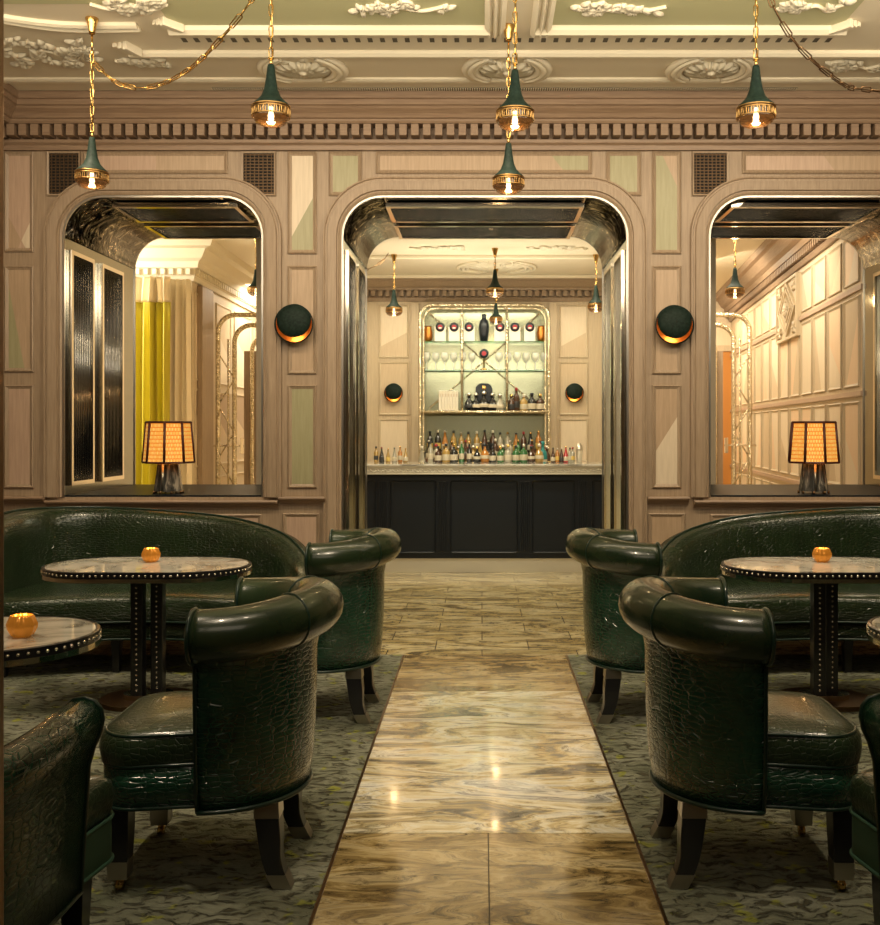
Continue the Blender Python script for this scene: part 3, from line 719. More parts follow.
foliage('plaster garland on the ceiling left of centre at the picture top', cxx(400, 6), cy(6), 0.48, 0.10, 9, 3)
foliage('plaster garland on the ceiling right of centre at the picture top', cxx(622, 6), cy(6), 0.48, 0.10, 9, 4)
foliage('plaster spray of leaves at the top left of the ceiling beside the left lamp chain', cxx(130, 4), cy(4), 0.42, 0.14, 10, 5)
foliage('plaster spray of leaves at the top right corner of the ceiling', cxx(815, 4), cy(4), 0.30, 0.12, 8, 6)
foliage('small plaster leaf scroll on the ceiling near the right wall chain', cxx(855, 64), cy(64), 0.34, 0.12, 7, 8)

# ------------------------------------------------------------------ rooms behind the wall
def back_cornice(mb, p0, p1, zd, n, proj=0.30, dm=0.09, zt=None):
    """p0->p1 wall line, n = unit normal into the room; zd = dentil centre"""
    p0, p1, n = Vector((*p0, 0)), Vector((*p1, 0)), Vector((*n, 0))
    zt = zt or zd+0.30; k = zt-zd
    cpp = [(zd-0.10, 0), (zd-0.10, 0.03), (zd-0.05, 0.05), (zd-0.045, 0.012), (zd+0.04, 0.012), (zd+0.045, 0.10), (zd+k*0.35, 0.11), (zd+k*0.45, 0.16), (zd+k*0.75, 0.22), (zd+k*0.8, proj-0.03), (zt-0.002, proj), (zt-0.002, 0)]
    mb.loft([[tuple(p+n*h+Vector((0, 0, z))) for z, h in cpp] for p in (p0, p1)], 0, False)
    d = (p1-p0); L = d.length; d.normalize(); s_ = 0.03
    while s_ < L-0.06:
        a = p0+d*s_
        T = Matrix(((d.x, n.x, 0, a.x), (d.y, n.y, 0, a.y), (0, 0, 1, 0), (0, 0, 0, 1)))
        mb.box(0, 0.055, 0.0, 0.09, zd-0.035, zd+0.04, 0, 0, T); s_ += dm
YBK = 13.3; XPL, XPR = -1.87, 1.94; ZB = 3.45; ZR = 3.66
struct(MB().box(XPL-0.06, XPL, YB, YBK+0.1, 0, ZR+0.1).build('wall_bar_left', 'pwood'))
struct(MB().box(XPR, XPR+0.06, YB, YBK+0.1, 0, ZR+0.1).build('wall_bar_right', 'pwood'))
wb = struct(MB().box(XPL, XPR, YBK, YBK+0.1, 0, ZB).build('wall_bar_back', 'pwood'))
cb = struct(MB().box(XPL, XPR, YB, YBK, ZB, ZB+0.1).build('ceiling_bar', 'plaster'))
mb = MB(); back_cornice(mb, (XPL, YBK), (XPR, YBK), 3.255, (0, -1), 0.28, 0.094, ZB); struct(mb.build('trim_5', 'wood'))
bx = lambda px, Y=YBK: (px-CX)*Y/F
bz = lambda py, Y=YBK: H-(py-CY)*Y/F
for x0, x1 in ((379, 409), (559, 588)):
    panel(wb, bx(x0), bx(x1), bz(358), bz(305), YBK-0.001, ['pcream', 'ptan', 'cream'], [(0, 0.2, 1, 0.5)], fm='pwood')
    panel(wb, bx(x0), bx(x1), bz(415), bz(362), YBK-0.001, ['ptan', 'pcream'], fm='pwood')
    panel(wb, bx(x0), bx(x1), bz(462), bz(419), YBK-0.001, ['pcream', 'ppeach'], fm='pwood')
# pilasters flanking the shelf
for x in (415.5, 552.5): struct(MB().box(bx(x)-0.05, bx(x)+0.05, YBK-0.05, YBK-0.001, 0, 3.14, 0, 0.006).build('pilaster', 'pwood', wb))
# bar ceiling ornaments
t = medallion('large oval plaster medallion on the bar room ceiling', 0.18, 12.25, 'bar ceiling medallions', 1.75); t.location.z = ZB
for sx in (-1, 1):
    f = foliage('plaster leaf ornament on the bar room ceiling, %s of its medallion' % ('left' if sx < 0 else 'right'), 0.16+sx*0.65, 10.95, 0.6, 0.2, 10, 12+sx); f.location.z = ZB-0.004
mb = MB()
for y in (11.45, 12.9): mb.box(XPL, XPR, y-0.03, y+0.03, ZB-0.04, ZB, 0, 0.01)
struct(mb.build('plaster_band', 'plasterw', cb))

# left room: curtain wall, recess wall, end wall
YC_ = 11.9; XLC = wx(192, YC_)
wlr = struct(MB().box(-6.0, XLC, YC_, YC_+0.12, 0, ZR).build('wall_curtain', 'pwood'))
wls = struct(MB().box(XLC-0.12, XLC, YC_+0.12, 16.6, 0, ZR).build('wall_recess', 'pwood'))
wle = struct(MB().box(-6.0, 5.6, 16.6, 16.7, 0, ZR+0.1).build('wall_end', 'pcream'))
struct(MB().box(-6.1, -6.0, YB, YC_, 0, ZR).build('wall_far_left', 'pwood'))
struct(MB().box(-6.1, 5.6, YB, 16.6, ZR, ZR+0.1).build('ceiling_rear', 'plasterw'))
struct(MB().box(-6.1, 5.6, YB, 19.0, -0.1, -0.002).build('floor_rear', 'marblet'))
struct(MB().box(-6.1, XL-0.2, YB-0.1, YB, 0, ZR+0.3).build('wall_return_left', 'pwood'))
mb = MB(); zd = 3.32; kz = ZR-zd
cpl = [(0, zd-0.10), (0.03, zd-0.10), (0.04, zd-0.045), (0.05, zd-0.04), (0.05, zd+0.04), (0.09, zd+0.05), (0.11, zd+kz*0.35), (0.16, zd+kz*0.45), (0.22, zd+kz*0.75), (0.30, zd+kz*0.8), (0.33, ZR-0.002), (0, ZR-0.002)]
sweep2(mb, [(-6.0, YC_), (XLC, YC_), (XLC, 16.3)], cpl, lambda u, v, h: (u, v, h))
x = -5.9
while x < XLC: mb.box(x, x+0.05, YC_-0.09, YC_-0.05, zd-0.03, zd+0.038); x += 0.1
y = YC_-0.02
while y < 16.2: mb.box(XLC+0.05, XLC+0.09, y, y+0.05, zd-0.03, zd+0.038); y += 0.1

back_cornice(mb, (XLC, 16.6), (3.0, 16.6), 3.32, (0, -1), 0.34, 0.10, ZR); struct(mb.build('trim_6', 'plasterw'))
# recess wall panels (local frame rotated: face +x)
pr_ = bpy.data.objects.new('panelling', None); COL.objects.link(pr_); pr_.parent = wls; pr_.location = (XLC+0.001, 0, 0); pr_.rotation_euler = (0, 0, PI/2)
for i, (y0, y1) in enumerate(((12.0, 12.75), (12.95, 13.7), (13.9, 14.9), (15.1, 16.3))):
    for z0, z1, cc in ((0.1, 0.85, ['ptan', 'pcream']), (1.0, 1.95, ['tan', 'ptan']), (2.05, 3.1, ['ptan', 'pcream'])):
        panel(pr_, y0, y1, z0, z1, 0, cc, [(0, 0.7, 1, 0.3)] if z0 > 0.9 else [], fm='pwood')
for x0, x1 in ((-3.3, -2.9), (-2.8, -2.3)):
    for z0, z1 in ((0.1, 0.9), (1.0, 1.9), (2.0, 3.0)): panel(wle, x0, x1, z0, z1, 16.599, ['pcream', 'ptan'], fm='pwood')
# pier that stands forward between curtain and glass frame
struct(MB().box(XLC+0.002, XLC+0.07, YC_+0.2, YC_+0.7, 0, 3.2, 0, 0.01).build('trim_7', 'wood'))
# curtains
def curtain(name, x0, x1, z0, z1, y, amp, waves, mat, parent, seed=0, th=0.004):
    n = waves*12; rn = random.Random(seed); ph = [rn.uniform(-0.6, 0.6) for _ in range(waves+2)]
    mb = MB(); rows = 8; ringsF = []
    for r in range(rows+1):
        z = z0+(z1-z0)*r/rows; row = []
        for k in range(n+1):
            t = k/n; w2 = t*waves; i = int(min(w2, waves-1)); a = amp*(0.75+0.45*ph[i])*(0.9+0.25*(1-r/rows))
            row.append((x0+(x1-x0)*t+0.012*math.sin(w2*2*PI+1.0)+0.012*math.sin(w2*1.7+r*0.25), y+a*math.cos(w2*2*PI)+0.02*math.sin(w2*2.3), z))
        ringsF.append(row)
    mb.loft(ringsF, 0, True, closed_ring=False)
    o = mb.build(name, mat, parent, fixn=False); mo = o.modifiers.new('solid', 'SOLIDIFY'); mo.thickness = th; return o
ZT2 = 3.22
cur = thing('curtain', 'chartreuse yellow satin curtain with cream top band beside the cream sheer', 'curtain', (0, 0, 0.01))
curtain('yellow_panel', wx(100, 11.7), wx(172, 11.7), 0.02, wz(304, 11.7), 11.60, 0.050, 10, 'yellow', cur, 3)
curtain('cream_header', wx(100, 11.7), wx(172, 11.7), wz(304, 11.7), ZT2, 11.60, 0.050, 10, 'creamcloth', cur, 3)
sh = curtain('sheer_curtain', wx(166, 11.8), wx(192, 11.8), 0.02, ZT2, 11.74, 0.035, 5, 'creamcloth', None, 5)
tag(sh, 'plain cream curtain hanging right of the yellow satin curtain', 'curtain')
cu2 = curtain('sheer_curtain', -5.2, wx(112, 11.8), 0.02, ZT2, 11.76, 0.03, 5, 'creamcloth', None, 6)
tag(cu2, 'cream curtain mostly behind the yellow satin curtain at its left', 'curtain')

# right room: angled panelled wall
ang = math.atan(0.108); A = Vector((3.26, YB, 0)); LW = 8.2
wr = bpy.data.objects.new('wall_panelled_right', None)
mb = MB(); mb.box(0, LW, 0, 0.1, 0, ZR)
wr = mb.build('wall_angled', 'pwood'); struct(wr)
# local x runs along the wall away from camera; local -y must face the room (towards -X)
wr.location = A; wr.rotation_euler = (0, 0, PI/2-ang)
# local -y direction = (cos..)? rotate so that it faces -X: mirror by running x from far to near
wr.location = A+Vector((math.sin(ang), math.cos(ang), 0))*LW; wr.rotation_euler = (0, 0, -PI/2-ang)
cols = [['pcream', 'ptan'], ['ppeach', 'pcream'], ['ptan', 'ppeach'], ['pcream', 'ppeach']]
cutsv = [[(0, 1, 0.6, 0)], [(0.1, 0, 1, 0.9)], [], [(0, 0.6, 1, 0.1)], [(0.9, 1, 0.2, 0)]]
pwid = 0.62; k = 0; xx = LW-0.05-pwid
while xx > 0.1:
    for j, (z0, z1) in enumerate(((0.12, 0.78), (0.93, 1.70), (1.83, 2.62), (2.74, 3.18))):
        if j == 3 and k in (4, 5): continue
        panel(wr, xx+0.05, xx+pwid-0.05, z0, z1, -0.001, cols[(k*3+j) % 4], cutsv[(k*2+j*3) % 5], fm='pwood')
    xx -= pwid; k += 1
mb = MB()
for z in (0.86, 1.765, 2.68): mb.box(0, LW, -0.022, 0, z-0.022, z+0.022)
struct(mb.build('panel_rail', 'rose', wr))
mb = MB(); q0 = Vector((0, 0, 0))
back_cornice(mb, (0, 0), (LW, 0), 3.34, (0, -1), 0.30, 0.10, ZR); struct(mb.build('cornice', 'woodh', wr))
# carved lozenge panel
lz = MB(); cxl = LW-0.05-pwid*5; 
sweep2(lz, [(cxl-0.6, 2.50), (cxl+0.6, 2.50), (cxl+0.6, 3.20), (cxl-0.6, 3.20)], [(0, 0), (0, 0.03), (-0.03, 0.03), (-0.04, 0)], lambda u, v, h: (u, -0.025-h, v), True)
for r_ in (0.52, 0.40, 0.24):
    sweep2(lz, [(cxl, 2.85-r_*0.62), (cxl+r_, 2.85), (cxl, 2.85+r_*0.62), (cxl-r_, 2.85)], [(0, 0), (0, 0.03), (-0.025, 0.03), (-0.03, 0)], lambda u, v, h: (u, -0.025-h, v), True)
lz.box(cxl-0.6, cxl+0.6, -0.026, -0.0, 2.50, 3.20)
for k2 in range(10):
    a = 2*PI*k2/10; lz.tube([(cxl, -0.03, 2.85), (cxl+0.11*math.cos(a), -0.045, 2.85+0.08*math.sin(a))], [0.015, 0.025], 6)
for sx in (-1, 1):
    for sz in (-1, 1):
        for k2 in range(6):
            a = k2*1.05; lz.tube([(cxl+sx*0.43, -0.03, 2.85+sz*0.24), (cxl+sx*(0.43+0.11*math.cos(a)), -0.04, 2.85+sz*(0.24+0.07*math.sin(a)))], [0.015, 0.018], 6)
lo = lz.build('carved_lozenge', 'pwood', wr)
# end wall of the right room: orange door and frame
dx0, dx1 = wx(712, 16.5), wx(728, 16.5)
dr = thing('orange_door', 'amber orange glazed door at the end of the right-hand room', 'door', ((dx0+dx1)/2, 16.55, 0)); dr['kind'] = 'structure'
hw = 0.42
MB().box(-hw, hw, -0.0, 0.04, 0.0, 2.75, 0, 0.004).build('door_leaf', 'orange', dr)
mb = MB()
for a, b_ in ((-hw-0.1, -hw), (hw, hw+0.1)): mb.box(a, b_, -0.03, 0.04, 0, 2.85, 0, 0.004)
mb.box(-hw-0.1, hw+0.1, -0.03, 0.04, 2.75, 2.85, 0, 0.004); mb.build('door_frame', 'pwood', dr)
MB().tube([(0.3, -0.05, 1.0), (0.3, -0.05, 1.35)], 0.015, 8).build('handle', 'brass', dr)

# rippled-glass rod frames behind each side opening
def rodframe(label, x, y, zt, sgn, s=1.0, w_=0.20):
    """upright truss of two glass rods bending over at the top towards sgn"""
    t = thing('glass_rod_portal', label, 'portal', (x, y, 0), 0, 'glass rod portals')
    L = 0.95
    for i, (dx, dz) in enumerate(((0, 0), (w_, -0.13))):
        r = 0.22; path = [(dx*sgn, 0, 0.0), (dx*sgn, 0, 1.0), (dx*sgn, 0, zt+dz-r)]
        for k in range(1, 9): a = PI/2*k/8; path.append((dx*sgn+sgn*(r-r*math.cos(a)), 0, zt+dz-r+r*math.sin(a)))
        path.append((sgn*L, 0, zt+dz))
        full = []
        for a, b_ in zip(path[:-1], path[1:]):
            a, b_ = Vector(a), Vector(b_); n = max(1, int((b_-a).length/0.05))
            for q in range(n): full.append(a+(b_-a)*q/n)
        full.append(Vector(path[-1]))
        MB().tube(full, 0.031, 10).build('glass_rod', 'crystal', t)
    mb = MB(); z = 0.4; q = 1
    mb.tube([(w_*0.5*sgn, 0.10, 0), (w_*0.5*sgn, 0.10, zt-0.3)], 0.014, 6)
    while z < zt-0.6:
        mb.tube([(0, 0, z), (w_*sgn, 0.0, z+0.34)] if q > 0 else [(w_*sgn, 0, z), (0, 0, z+0.34)], 0.010, 6); z += 0.34; q = -q
    mb.build('lattice', 'crystal', t)
    mb = MB(); mb.tube([(-0.08*sgn, 0, 1.25), (w_*sgn+0.12*sgn, 0, 1.25)], 0.014, 6); mb.box(w_*sgn+sgn*0.10-0.02, w_*sgn+sgn*0.10+0.02, -0.03, 0.03, 1.15, 1.35, 0, 0.004)
    mb.build('bracket', 'chrome', t); return t
rodframe('tall rippled glass rod portal behind the curtained opening, bending right at its top', wx(218, 12.75), 12.75, wz(315, 12.75), 1, w_=0.21)
rodframe('tall rippled glass rod portal in the right-hand room, bending left at its top', wx(750, 13.0), 13.0, wz(315, 13.0), -1, w_=0.21)
def innerrod(label, x, y, zt, sgn):
    t = thing('glass_rod_arch', label, 'glass arch', (x, y, 0), 0, 'glass rod arches')
    r = 0.2; pts = [(0, 0, 0.06*k) for k in range(int((zt-r)/0.06)+1)]
    z0 = pts[-1][2]
    for k in range(1, 9): a = PI/2*k/8; pts.append((sgn*(r-r*math.cos(a)), 0, z0+r*math.sin(a)))
    pts.append((sgn*0.55, 0, z0+r)); MB().tube(pts, 0.03, 10).build('glass_rod', 'crystal', t)
    MB().box(-0.12 if sgn > 0 else -0.05, 0.05 if sgn > 0 else 0.12, 0.04, 0.08, 0, zt-0.2, 0, 0.004).build('backboard', 'wood', t); return t
innerrod('single rippled glass rod arch at the right edge of the curtained opening', wx(252, 13.6), 13.6, wz(336, 13.6), 1)
innerrod('single rippled glass rod arch at the left edge of the right-hand opening', wx(715, 13.6), 13.6, wz(336, 13.6), -1)

# ------------------------------------------------------------------ bar counter
YBF = 10.14
bar = thing('bar_counter', 'long black panelled bar counter with carved nickel top edge', 'bar counter', (0, YBF, 0))
MB().box(XPL+0.01, XPR-0.01, 0.04, 0.62, 0.001, 0.145).build('kick_plate', 'nickel', bar)
MB().box(XPL+0.01, XPR-0.01, 0.03, 0.65, 0.145, 1.00).build('body', 'black', bar)
bzf = lambda py: H-(py-CY)*YBF/F
bxf = lambda px: (px-CX)*YBF/F
b3 = lambda u, v, h: (u, 0.03-h, v)
pan = [(340, 376), (390, 436), (450, 518), (532, 575), (592, 640)]
for a, b_ in pan:
    mb = MB(); x0, x1 = max(bxf(a), XPL+0.03), min(bxf(b_), XPR-0.03)
    sweep2(mb, rrect(x0, x1, 0.20, 0.94, 0.03, 4), [(0, 0), (0, 0.012), (-0.006, 0.018), (-0.012, 0.012), (-0.012, 0)], b3, True)
    sweep2(mb, rrect(x0+0.02, x1-0.02, 0.22, 0.92, 0.03, 4), [(0, 0), (0, 0.006), (-0.006, 0.006), (-0.006, 0)], b3, True)
    mb.build('front_panel', 'black', bar)
for a in (383, 443, 525, 583.5):
    mb = MB(); x = bxf(a)
    for k in range(5): mb.box(x-0.04+k*0.02-0.006, x-0.04+k*0.02+0.006, 0.012, 0.03, 0.22, 0.93, 0, 0.003)
    mb.build('fluted_pilaster', 'black', bar)
mb = MB(); mb.box(XPL+0.01, XPR-0.01, -0.05, 0.68, 1.085, 1.105, 0, 0.004); mb.build('countertop', 'tmarble', bar)
mb = MB(); mb.box(XPL+0.01, XPR-0.01, -0.03, 0.05, 1.0, 1.085); mb.box(XPL+0.01, XPR-0.01, -0.042, -0.03, 1.068, 1.085, 0, 0.003); mb.box(XPL+0.01, XPR-0.01, -0.042, -0.03, 1.0, 1.012, 0, 0.003)
x = XPL+0.05
while x < XPR-0.05:
    pts = [(x+0.022*math.cos(a)*(1-a/9), -0.034, 1.040+0.020*math.sin(a)*(1-a/9)) for a in [k*0.5 for k in range(13)]]
    mb.tube(pts, 0.0045, 5); mb.tube([(x+0.022, -0.034, 1.04), (x+0.045, -0.034, 1.02), (x+0.072, -0.034, 1.04)], 0.004, 5); x += 0.075
mb.build('carved_edge', 'nickel', bar)

# ------------------------------------------------------------------ back bar display
YS = 13.0
sx_ = lambda px: (px-CX)*YS/F
sz_ = lambda py: H-(py-CY)*YS/F
X0, X1 = sx_(420), sx_(549); Z0, Z1 = 0.90, sz_(305)
bb = thing('back_bar_cabinet', 'arched mirrored back bar cabinet with hammered silver rod frame', 'display cabinet', (0, YS, 0))
MB().box(X0-0.15, X1+0.15, -0.18, 0.24, 0.001, 0.88, 0, 0.004).build('base_cabinet', 'black', bb)
MB().box(X0-0.17, X1+0.17, -0.20, 0.26, 0.88, 0.90, 0, 0.003).build('worktop', 'blackgloss', bb)
MB().box(X0, X1, 0.20, 0.235, 0.90, Z1-0.02).build('mirror_back', 'mirror', bb)
mb = MB()
for i in (0, 1): 
    o_ = 0.045*i; p = rrect(X0+o_, X1-o_, 0.905, Z1-o_, 0.16, 6, (0, 0, 1, 1)); p3 = [(X1-o_, 0.905)]+p[2:]+[(X0+o_, 0.905)]
    full = []
    for a, b_ in zip(p3[:-1], p3[1:]):
        a, b_ = Vector(a), Vector(b_); n = max(1, int((b_-a).length/0.06))
        for q in range(n): c_ = a+(b_-a)*q/n; full.append((c_.x, 0, c_.y))
    full.append((p3[-1][0], 0, p3[-1][1])); mb.tube(full, 0.020 if i == 0 else 0.014, 8)
mb.build('rod_frame', 'crystal', bb)
mb = MB()
for px in (462, 507): mb.tube([(sx_(px), 0.0, sz_(411) if True else 0.9), (sx_(px), 0.0, Z1)], 0.016, 8)
mb.tube([(X0, 0, sz_(412)), (X1, 0, sz_(412))], 0.022, 8); mb.build('mullion', 'crystal', bb)
mb = MB(); ZX = sz_(360)
for e in ((-1, -1), (1, 1), (-1, 1), (1, -1)):
    mb.tube([((X0+X1)/2, 0.17, ZX), ((X0+X1)/2+e[0]*0.72, 0.17, ZX+e[1]*0.62)], 0.011, 6)
mb.build('cross_brace', 'crystal', bb)
for py, nm in ((341, 'glass_shelf'), (369.5, 'glass_shelf')):
    MB().box(X0+0.03, X1-0.03, 0.03, 0.195, sz_(py)-0.016, sz_(py), 0, 0.002).build(nm, 'greenglass', bb)
MB().box(X0+0.02, X1-0.02, 0.02, 0.20, sz_(411.5)-0.02, sz_(411.5), 0, 0.002).build('lower_shelf', 'plasterw', bb)
# fill lights added in front of the cabinet, aimed at shelves and bottles
area('cabinet_fill', ((X0+X1)/2, YS-0.35, 3.05), ((X0+X1)/2, YS+0.1, 1.3), 1.4, 9, (1.0, 0.92, 0.68), 0.1)
area('bottle_fill', ((X0+X1)/2, YS-0.6, 2.0), ((X0+X1)/2, YS, 1.0), 1.4, 1.5, (1.0, 0.88, 0.66), 0.1)

# bottles
M['b_clear'] = pbr('bottle_clear', (0.36, 0.34, 0.26), 0.08, 0.1, coat=0.6)
M['b_amber'] = pbr('bottle_amber', (0.42, 0.17, 0.03), 0.10, coat=0.6)
M['b_brown'] = pbr('bottle_brown', (0.055, 0.022, 0.010), 0.10, coat=0.6)
M['b_dark'] = pbr('bottle_black', (0.012, 0.013, 0.012), 0.10, coat=0.6)
M['b_green'] = pbr('bottle_green', (0.03, 0.13, 0.04), 0.10, coat=0.6)
M['b_red'] = pbr('bottle_red', (0.42, 0.02, 0.02), 0.12, coat=0.6)
M['b_gold'] = pbr('bottle_gold', (0.36, 0.23, 0.06), 0.12, coat=0.6)
M['l_cream'] = pbr('label_cream', (0.52, 0.46, 0.33), 0.6)
M['l_dark'] = pbr('label_black', (0.03, 0.03, 0.03), 0.5)
M['l_yellow'] = pbr('label_ochre', (0.60, 0.42, 0.10), 0.6)
SH = {'tall': [(0.001, 0), (0.034, 0), (0.036, 0.01), (0.036, 0.05), (0.0365, 0.052), (0.0365, 0.13), (0.036, 0.132), (0.036, 0.185), (0.030, 0.21), (0.014, 0.235), (0.0125, 0.275), (0.0145, 0.277), (0.0145, 0.31), (0.001, 0.312)],
      'squat': [(0.001, 0), (0.046, 0), (0.048, 0.01), (0.048, 0.03), (0.0485, 0.032), (0.0485, 0.10), (0.048, 0.102), (0.048, 0.125), (0.036, 0.155), (0.015, 0.17), (0.0145, 0.20), (0.018, 0.202), (0.018, 0.235), (0.001, 0.237)],
      'slope': [(0.001, 0), (0.040, 0), (0.042, 0.01), (0.042, 0.03), (0.0425, 0.032), (0.040, 0.11), (0.038, 0.112), (0.032, 0.15), (0.022, 0.20), (0.014, 0.24), (0.012, 0.28), (0.014, 0.282), (0.014, 0.305), (0.001, 0.307)],
      'decanter': [(0.001, 0), (0.044, 0), (0.05, 0.02), (0.052, 0.05), (0.0525, 0.052), (0.050, 0.09), (0.049, 0.092), (0.040, 0.13), (0.016, 0.16), (0.014, 0.20), (0.022, 0.203), (0.026, 0.225), (0.001, 0.25)]}
MIS = [0, 0, 0, 1, 1, 1, 0, 0, 0, 0, 2, 2, 2]
protos = {}
CN = {'b_clear': 'clear', 'b_amber': 'amber', 'b_brown': 'dark brown', 'b_dark': 'black', 'b_green': 'green', 'b_red': 'red', 'b_gold': 'golden', 'teal': 'teal'}
LN = {'l_cream': 'cream', 'l_dark': 'black', 'l_yellow': 'ochre'}
TN = {'black': 'black', 'red': 'red', 'brass': 'brass', 'steel': 'silver', 'white': 'white', 'teal': 'teal'}
ORD = ['first', 'second', 'third', 'fourth', 'fifth', 'sixth', 'seventh', 'eighth', 'ninth', 'tenth', 'eleventh', 'twelfth', 'thirteenth', 'fourteenth', 'fifteenth', 'sixteenth', 'seventeenth', 'eighteenth', 'nineteenth', 'twentieth', 'twenty-first', 'twenty-second']
def bottle(shape, g, l, c, loc, label, group, s=1.0, fat=1.22):
    key = (shape, g, l, c)
    if key not in protos:
        mb = MB(); mb.lathe(SH[shape], 12, mis=MIS); o = mb.build('bottle', [g, l, c]); protos[key] = o
    else: o = protos[key].copy(); COL.objects.link(o)
    o.location = loc; o.scale = (s*fat, s*fat, s); tag(o, label, 'bottle', group); return o
rb = random.Random(11)
def rowb(n, x0, x1, y, z, where, group, shapes, gl, s0, s1, caps=('black', 'brass', 'red', 'steel', 'white')):
    for i in range(n):
        x = x0+(x1-x0)*(i+0.5)/n+rb.uniform(-0.008, 0.008)
        sh = rb.choice(shapes); g = rb.choice(gl); l = rb.choice(['l_cream', 'l_cream', 'l_dark', 'l_yellow']); cp_ = rb.choice(caps)
        if g == 'b_clear' and l == 'l_dark': l = 'l_cream'
        bottle(sh, g, l, cp_, (x, y, z), '%s bottle, %s label, %s cap, %s from left in %s' % (CN[g], LN[l], TN[cp_], ORD[i], where), group, rb.uniform(s0, s1))
# display steps for rear rows
MB().box(X0+0.05, X1-0.05, 0.10, 0.19, 0.90, 1.16).build('display_step', 'black', bb)
MB().box(X0+0.05, X1-0.05, 0.00, 0.10, 0.90, 1.05).build('display_step', 'black', bb)
rowb(15, X0+0.07, X1-0.07, YS+0.145, 1.16, "the back bar's rear row", 'bottles in the back row', ['tall', 'slope', 'tall'], ['b_clear', 'b_amber', 'b_brown', 'b_amber', 'b_gold', 'b_brown', 'b_dark'], 0.82, 0.95, ('red', 'brass', 'white', 'black', 'steel'))
rowb(16, X0+0.07, X1-0.07, YS+0.05, 1.05, "the back bar's middle row", 'bottles in the middle row', ['tall', 'slope', 'squat', 'decanter'], ['b_brown', 'b_clear', 'b_green', 'b_amber', 'b_red', 'b_dark', 'b_gold'], 0.78, 0.92)
rowb(17, X0-0.02, X1+0.02, YS-0.07, 0.901, "the back bar's front row", 'bottles in the lower front row', ['tall', 'slope', 'squat'], ['b_clear', 'b_green', 'b_brown', 'b_dark', 'b_gold', 'b_amber', 'b_brown'], 1.0, 1.18)
bottle('tall', 'teal', 'l_cream', 'teal', (X1-0.09, YS-0.155, 0.901), 'teal bottle with teal cap at the right end of the back bar', 'bottles in the lower front row', 1.3)
# bottles on the counter's rear edge (standing on the bar top)
zc = 1.1055; yc = YBF+0.50
rowb(6, bxf(391)*1.05, bxf(424)*1.0, YBF+0.5, zc-0.0, "the counter's left group", 'small bottles at the counter left', ['slope', 'tall'], ['b_amber', 'b_clear', 'b_dark', 'b_gold'], 0.48, 0.56)
for o in [o for o in S.objects if o.get('group') == 'small bottles at the counter left']: o.location.x -= 0.19
rowb(6, bxf(554), bxf(580), YBF+0.5, zc, "the counter's right group", 'small bottles at the counter right', ['slope', 'tall'], ['b_red', 'b_amber', 'b_clear', 'b_brown'], 0.48, 0.56)
for i in range(15):
    x = bxf(424)+(bxf(546)-bxf(424))*(i+0.5)/15
    g = rb.choice(['b_clear', 'b_green', 'b_gold', 'b_amber', 'b_dark', 'b_clear', 'b_brown', 'b_dark']); sh = rb.choice(['squat', 'tall', 'decanter', 'squat'])
    bottle(sh, g, 'l_cream', rb.choice(['black', 'steel', 'brass']), (x, YBF+0.48, zc), '%s bottle with cream label, %s from the left along the middle of the counter' % (CN[g], ORD[i]), 'bottles on the bar counter', rb.uniform(0.62, 0.85) if sh != 'tall' else 0.72, 1.1)
# upper display: boxes with round badges
for i, px in enumerate((439, 453, 468, 499, 514, 529)):
    s_ = thing('gift_box', 'cream gift box with round dark red badge on the top shelf, %s from the left' % ORD[i], 'box', (sx_(px+1), YS+0.11, sz_(341)+0.001), 0, 'badged boxes on the top shelf')
    MB().box(-0.072, 0.072, -0.06, 0.06, 0, 0.19, 0, 0.004).build('box_body', 'white', s_)
    T = Matrix.Translation((0, -0.062, 0.185)) @ Matrix.Rotation(PI/2, 4, 'X')
    mb = MB(); mb.lathe([(0.001, 0.012), (0.030, 0.012), (0.060, 0.010), (0.060, 0.0), (0.001, 0)], 20, T=T, mis=[1, 0, 0, 0])
    mb.box(-0.018, 0.018, -0.078, -0.074, 0.165, 0.18, 2); mb.build('badge', ['black', 'red', 'white'], s_)
s_ = thing('badge_display', 'round dark red badge on a small gold stand in the middle of the glasses shelf', 'display stand', (sx_(484), YS+0.06, sz_(369.5)+0.001))
T = Matrix.Translation((0, -0.02, 0.21)) @ Matrix.Rotation(PI/2, 4, 'X')
MB().lathe([(0.001, 0.012), (0.030, 0.012), (0.060, 0.010), (0.060, 0.0), (0.001, 0)], 20, T=T, mis=[1, 0, 0, 0]).build('badge', ['black', 'red'], s_)
MB().lathe([(0.05, 0), (0.05, 0.01), (0.012, 0.02), (0.012, 0.15), (0.001, 0.15)], 12).build('stand', 'brass', s_)
v_ = MB().lathe([(0.001, 0), (0.045, 0), (0.062, 0.10), (0.068, 0.20), (0.055, 0.27), (0.03, 0.30), (0.028, 0.33), (0.036, 0.35), (0.001, 0.37)], 20).build('vase', 'black', None, (sx_(484), YS+0.10, sz_(341)+0.001))
tag(v_, 'tall slim black vase in the middle of the top shelf', 'vase')
for px, sd in ((427.5, 'left'), (542, 'right')):
    v_ = MB().lathe([(0.001, 0), (0.03, 0), (0.052, 0.04), (0.058, 0.11), (0.045, 0.17), (0.05, 0.20), (0.001, 0.20)], 20).build('copper_vase', 'copper', None, (sx_(px), YS+0.11, sz_(341)+0.001))
    tag(v_, 'ribbed copper vase at the %s end of the top shelf' % sd, 'vase', 'copper vases')
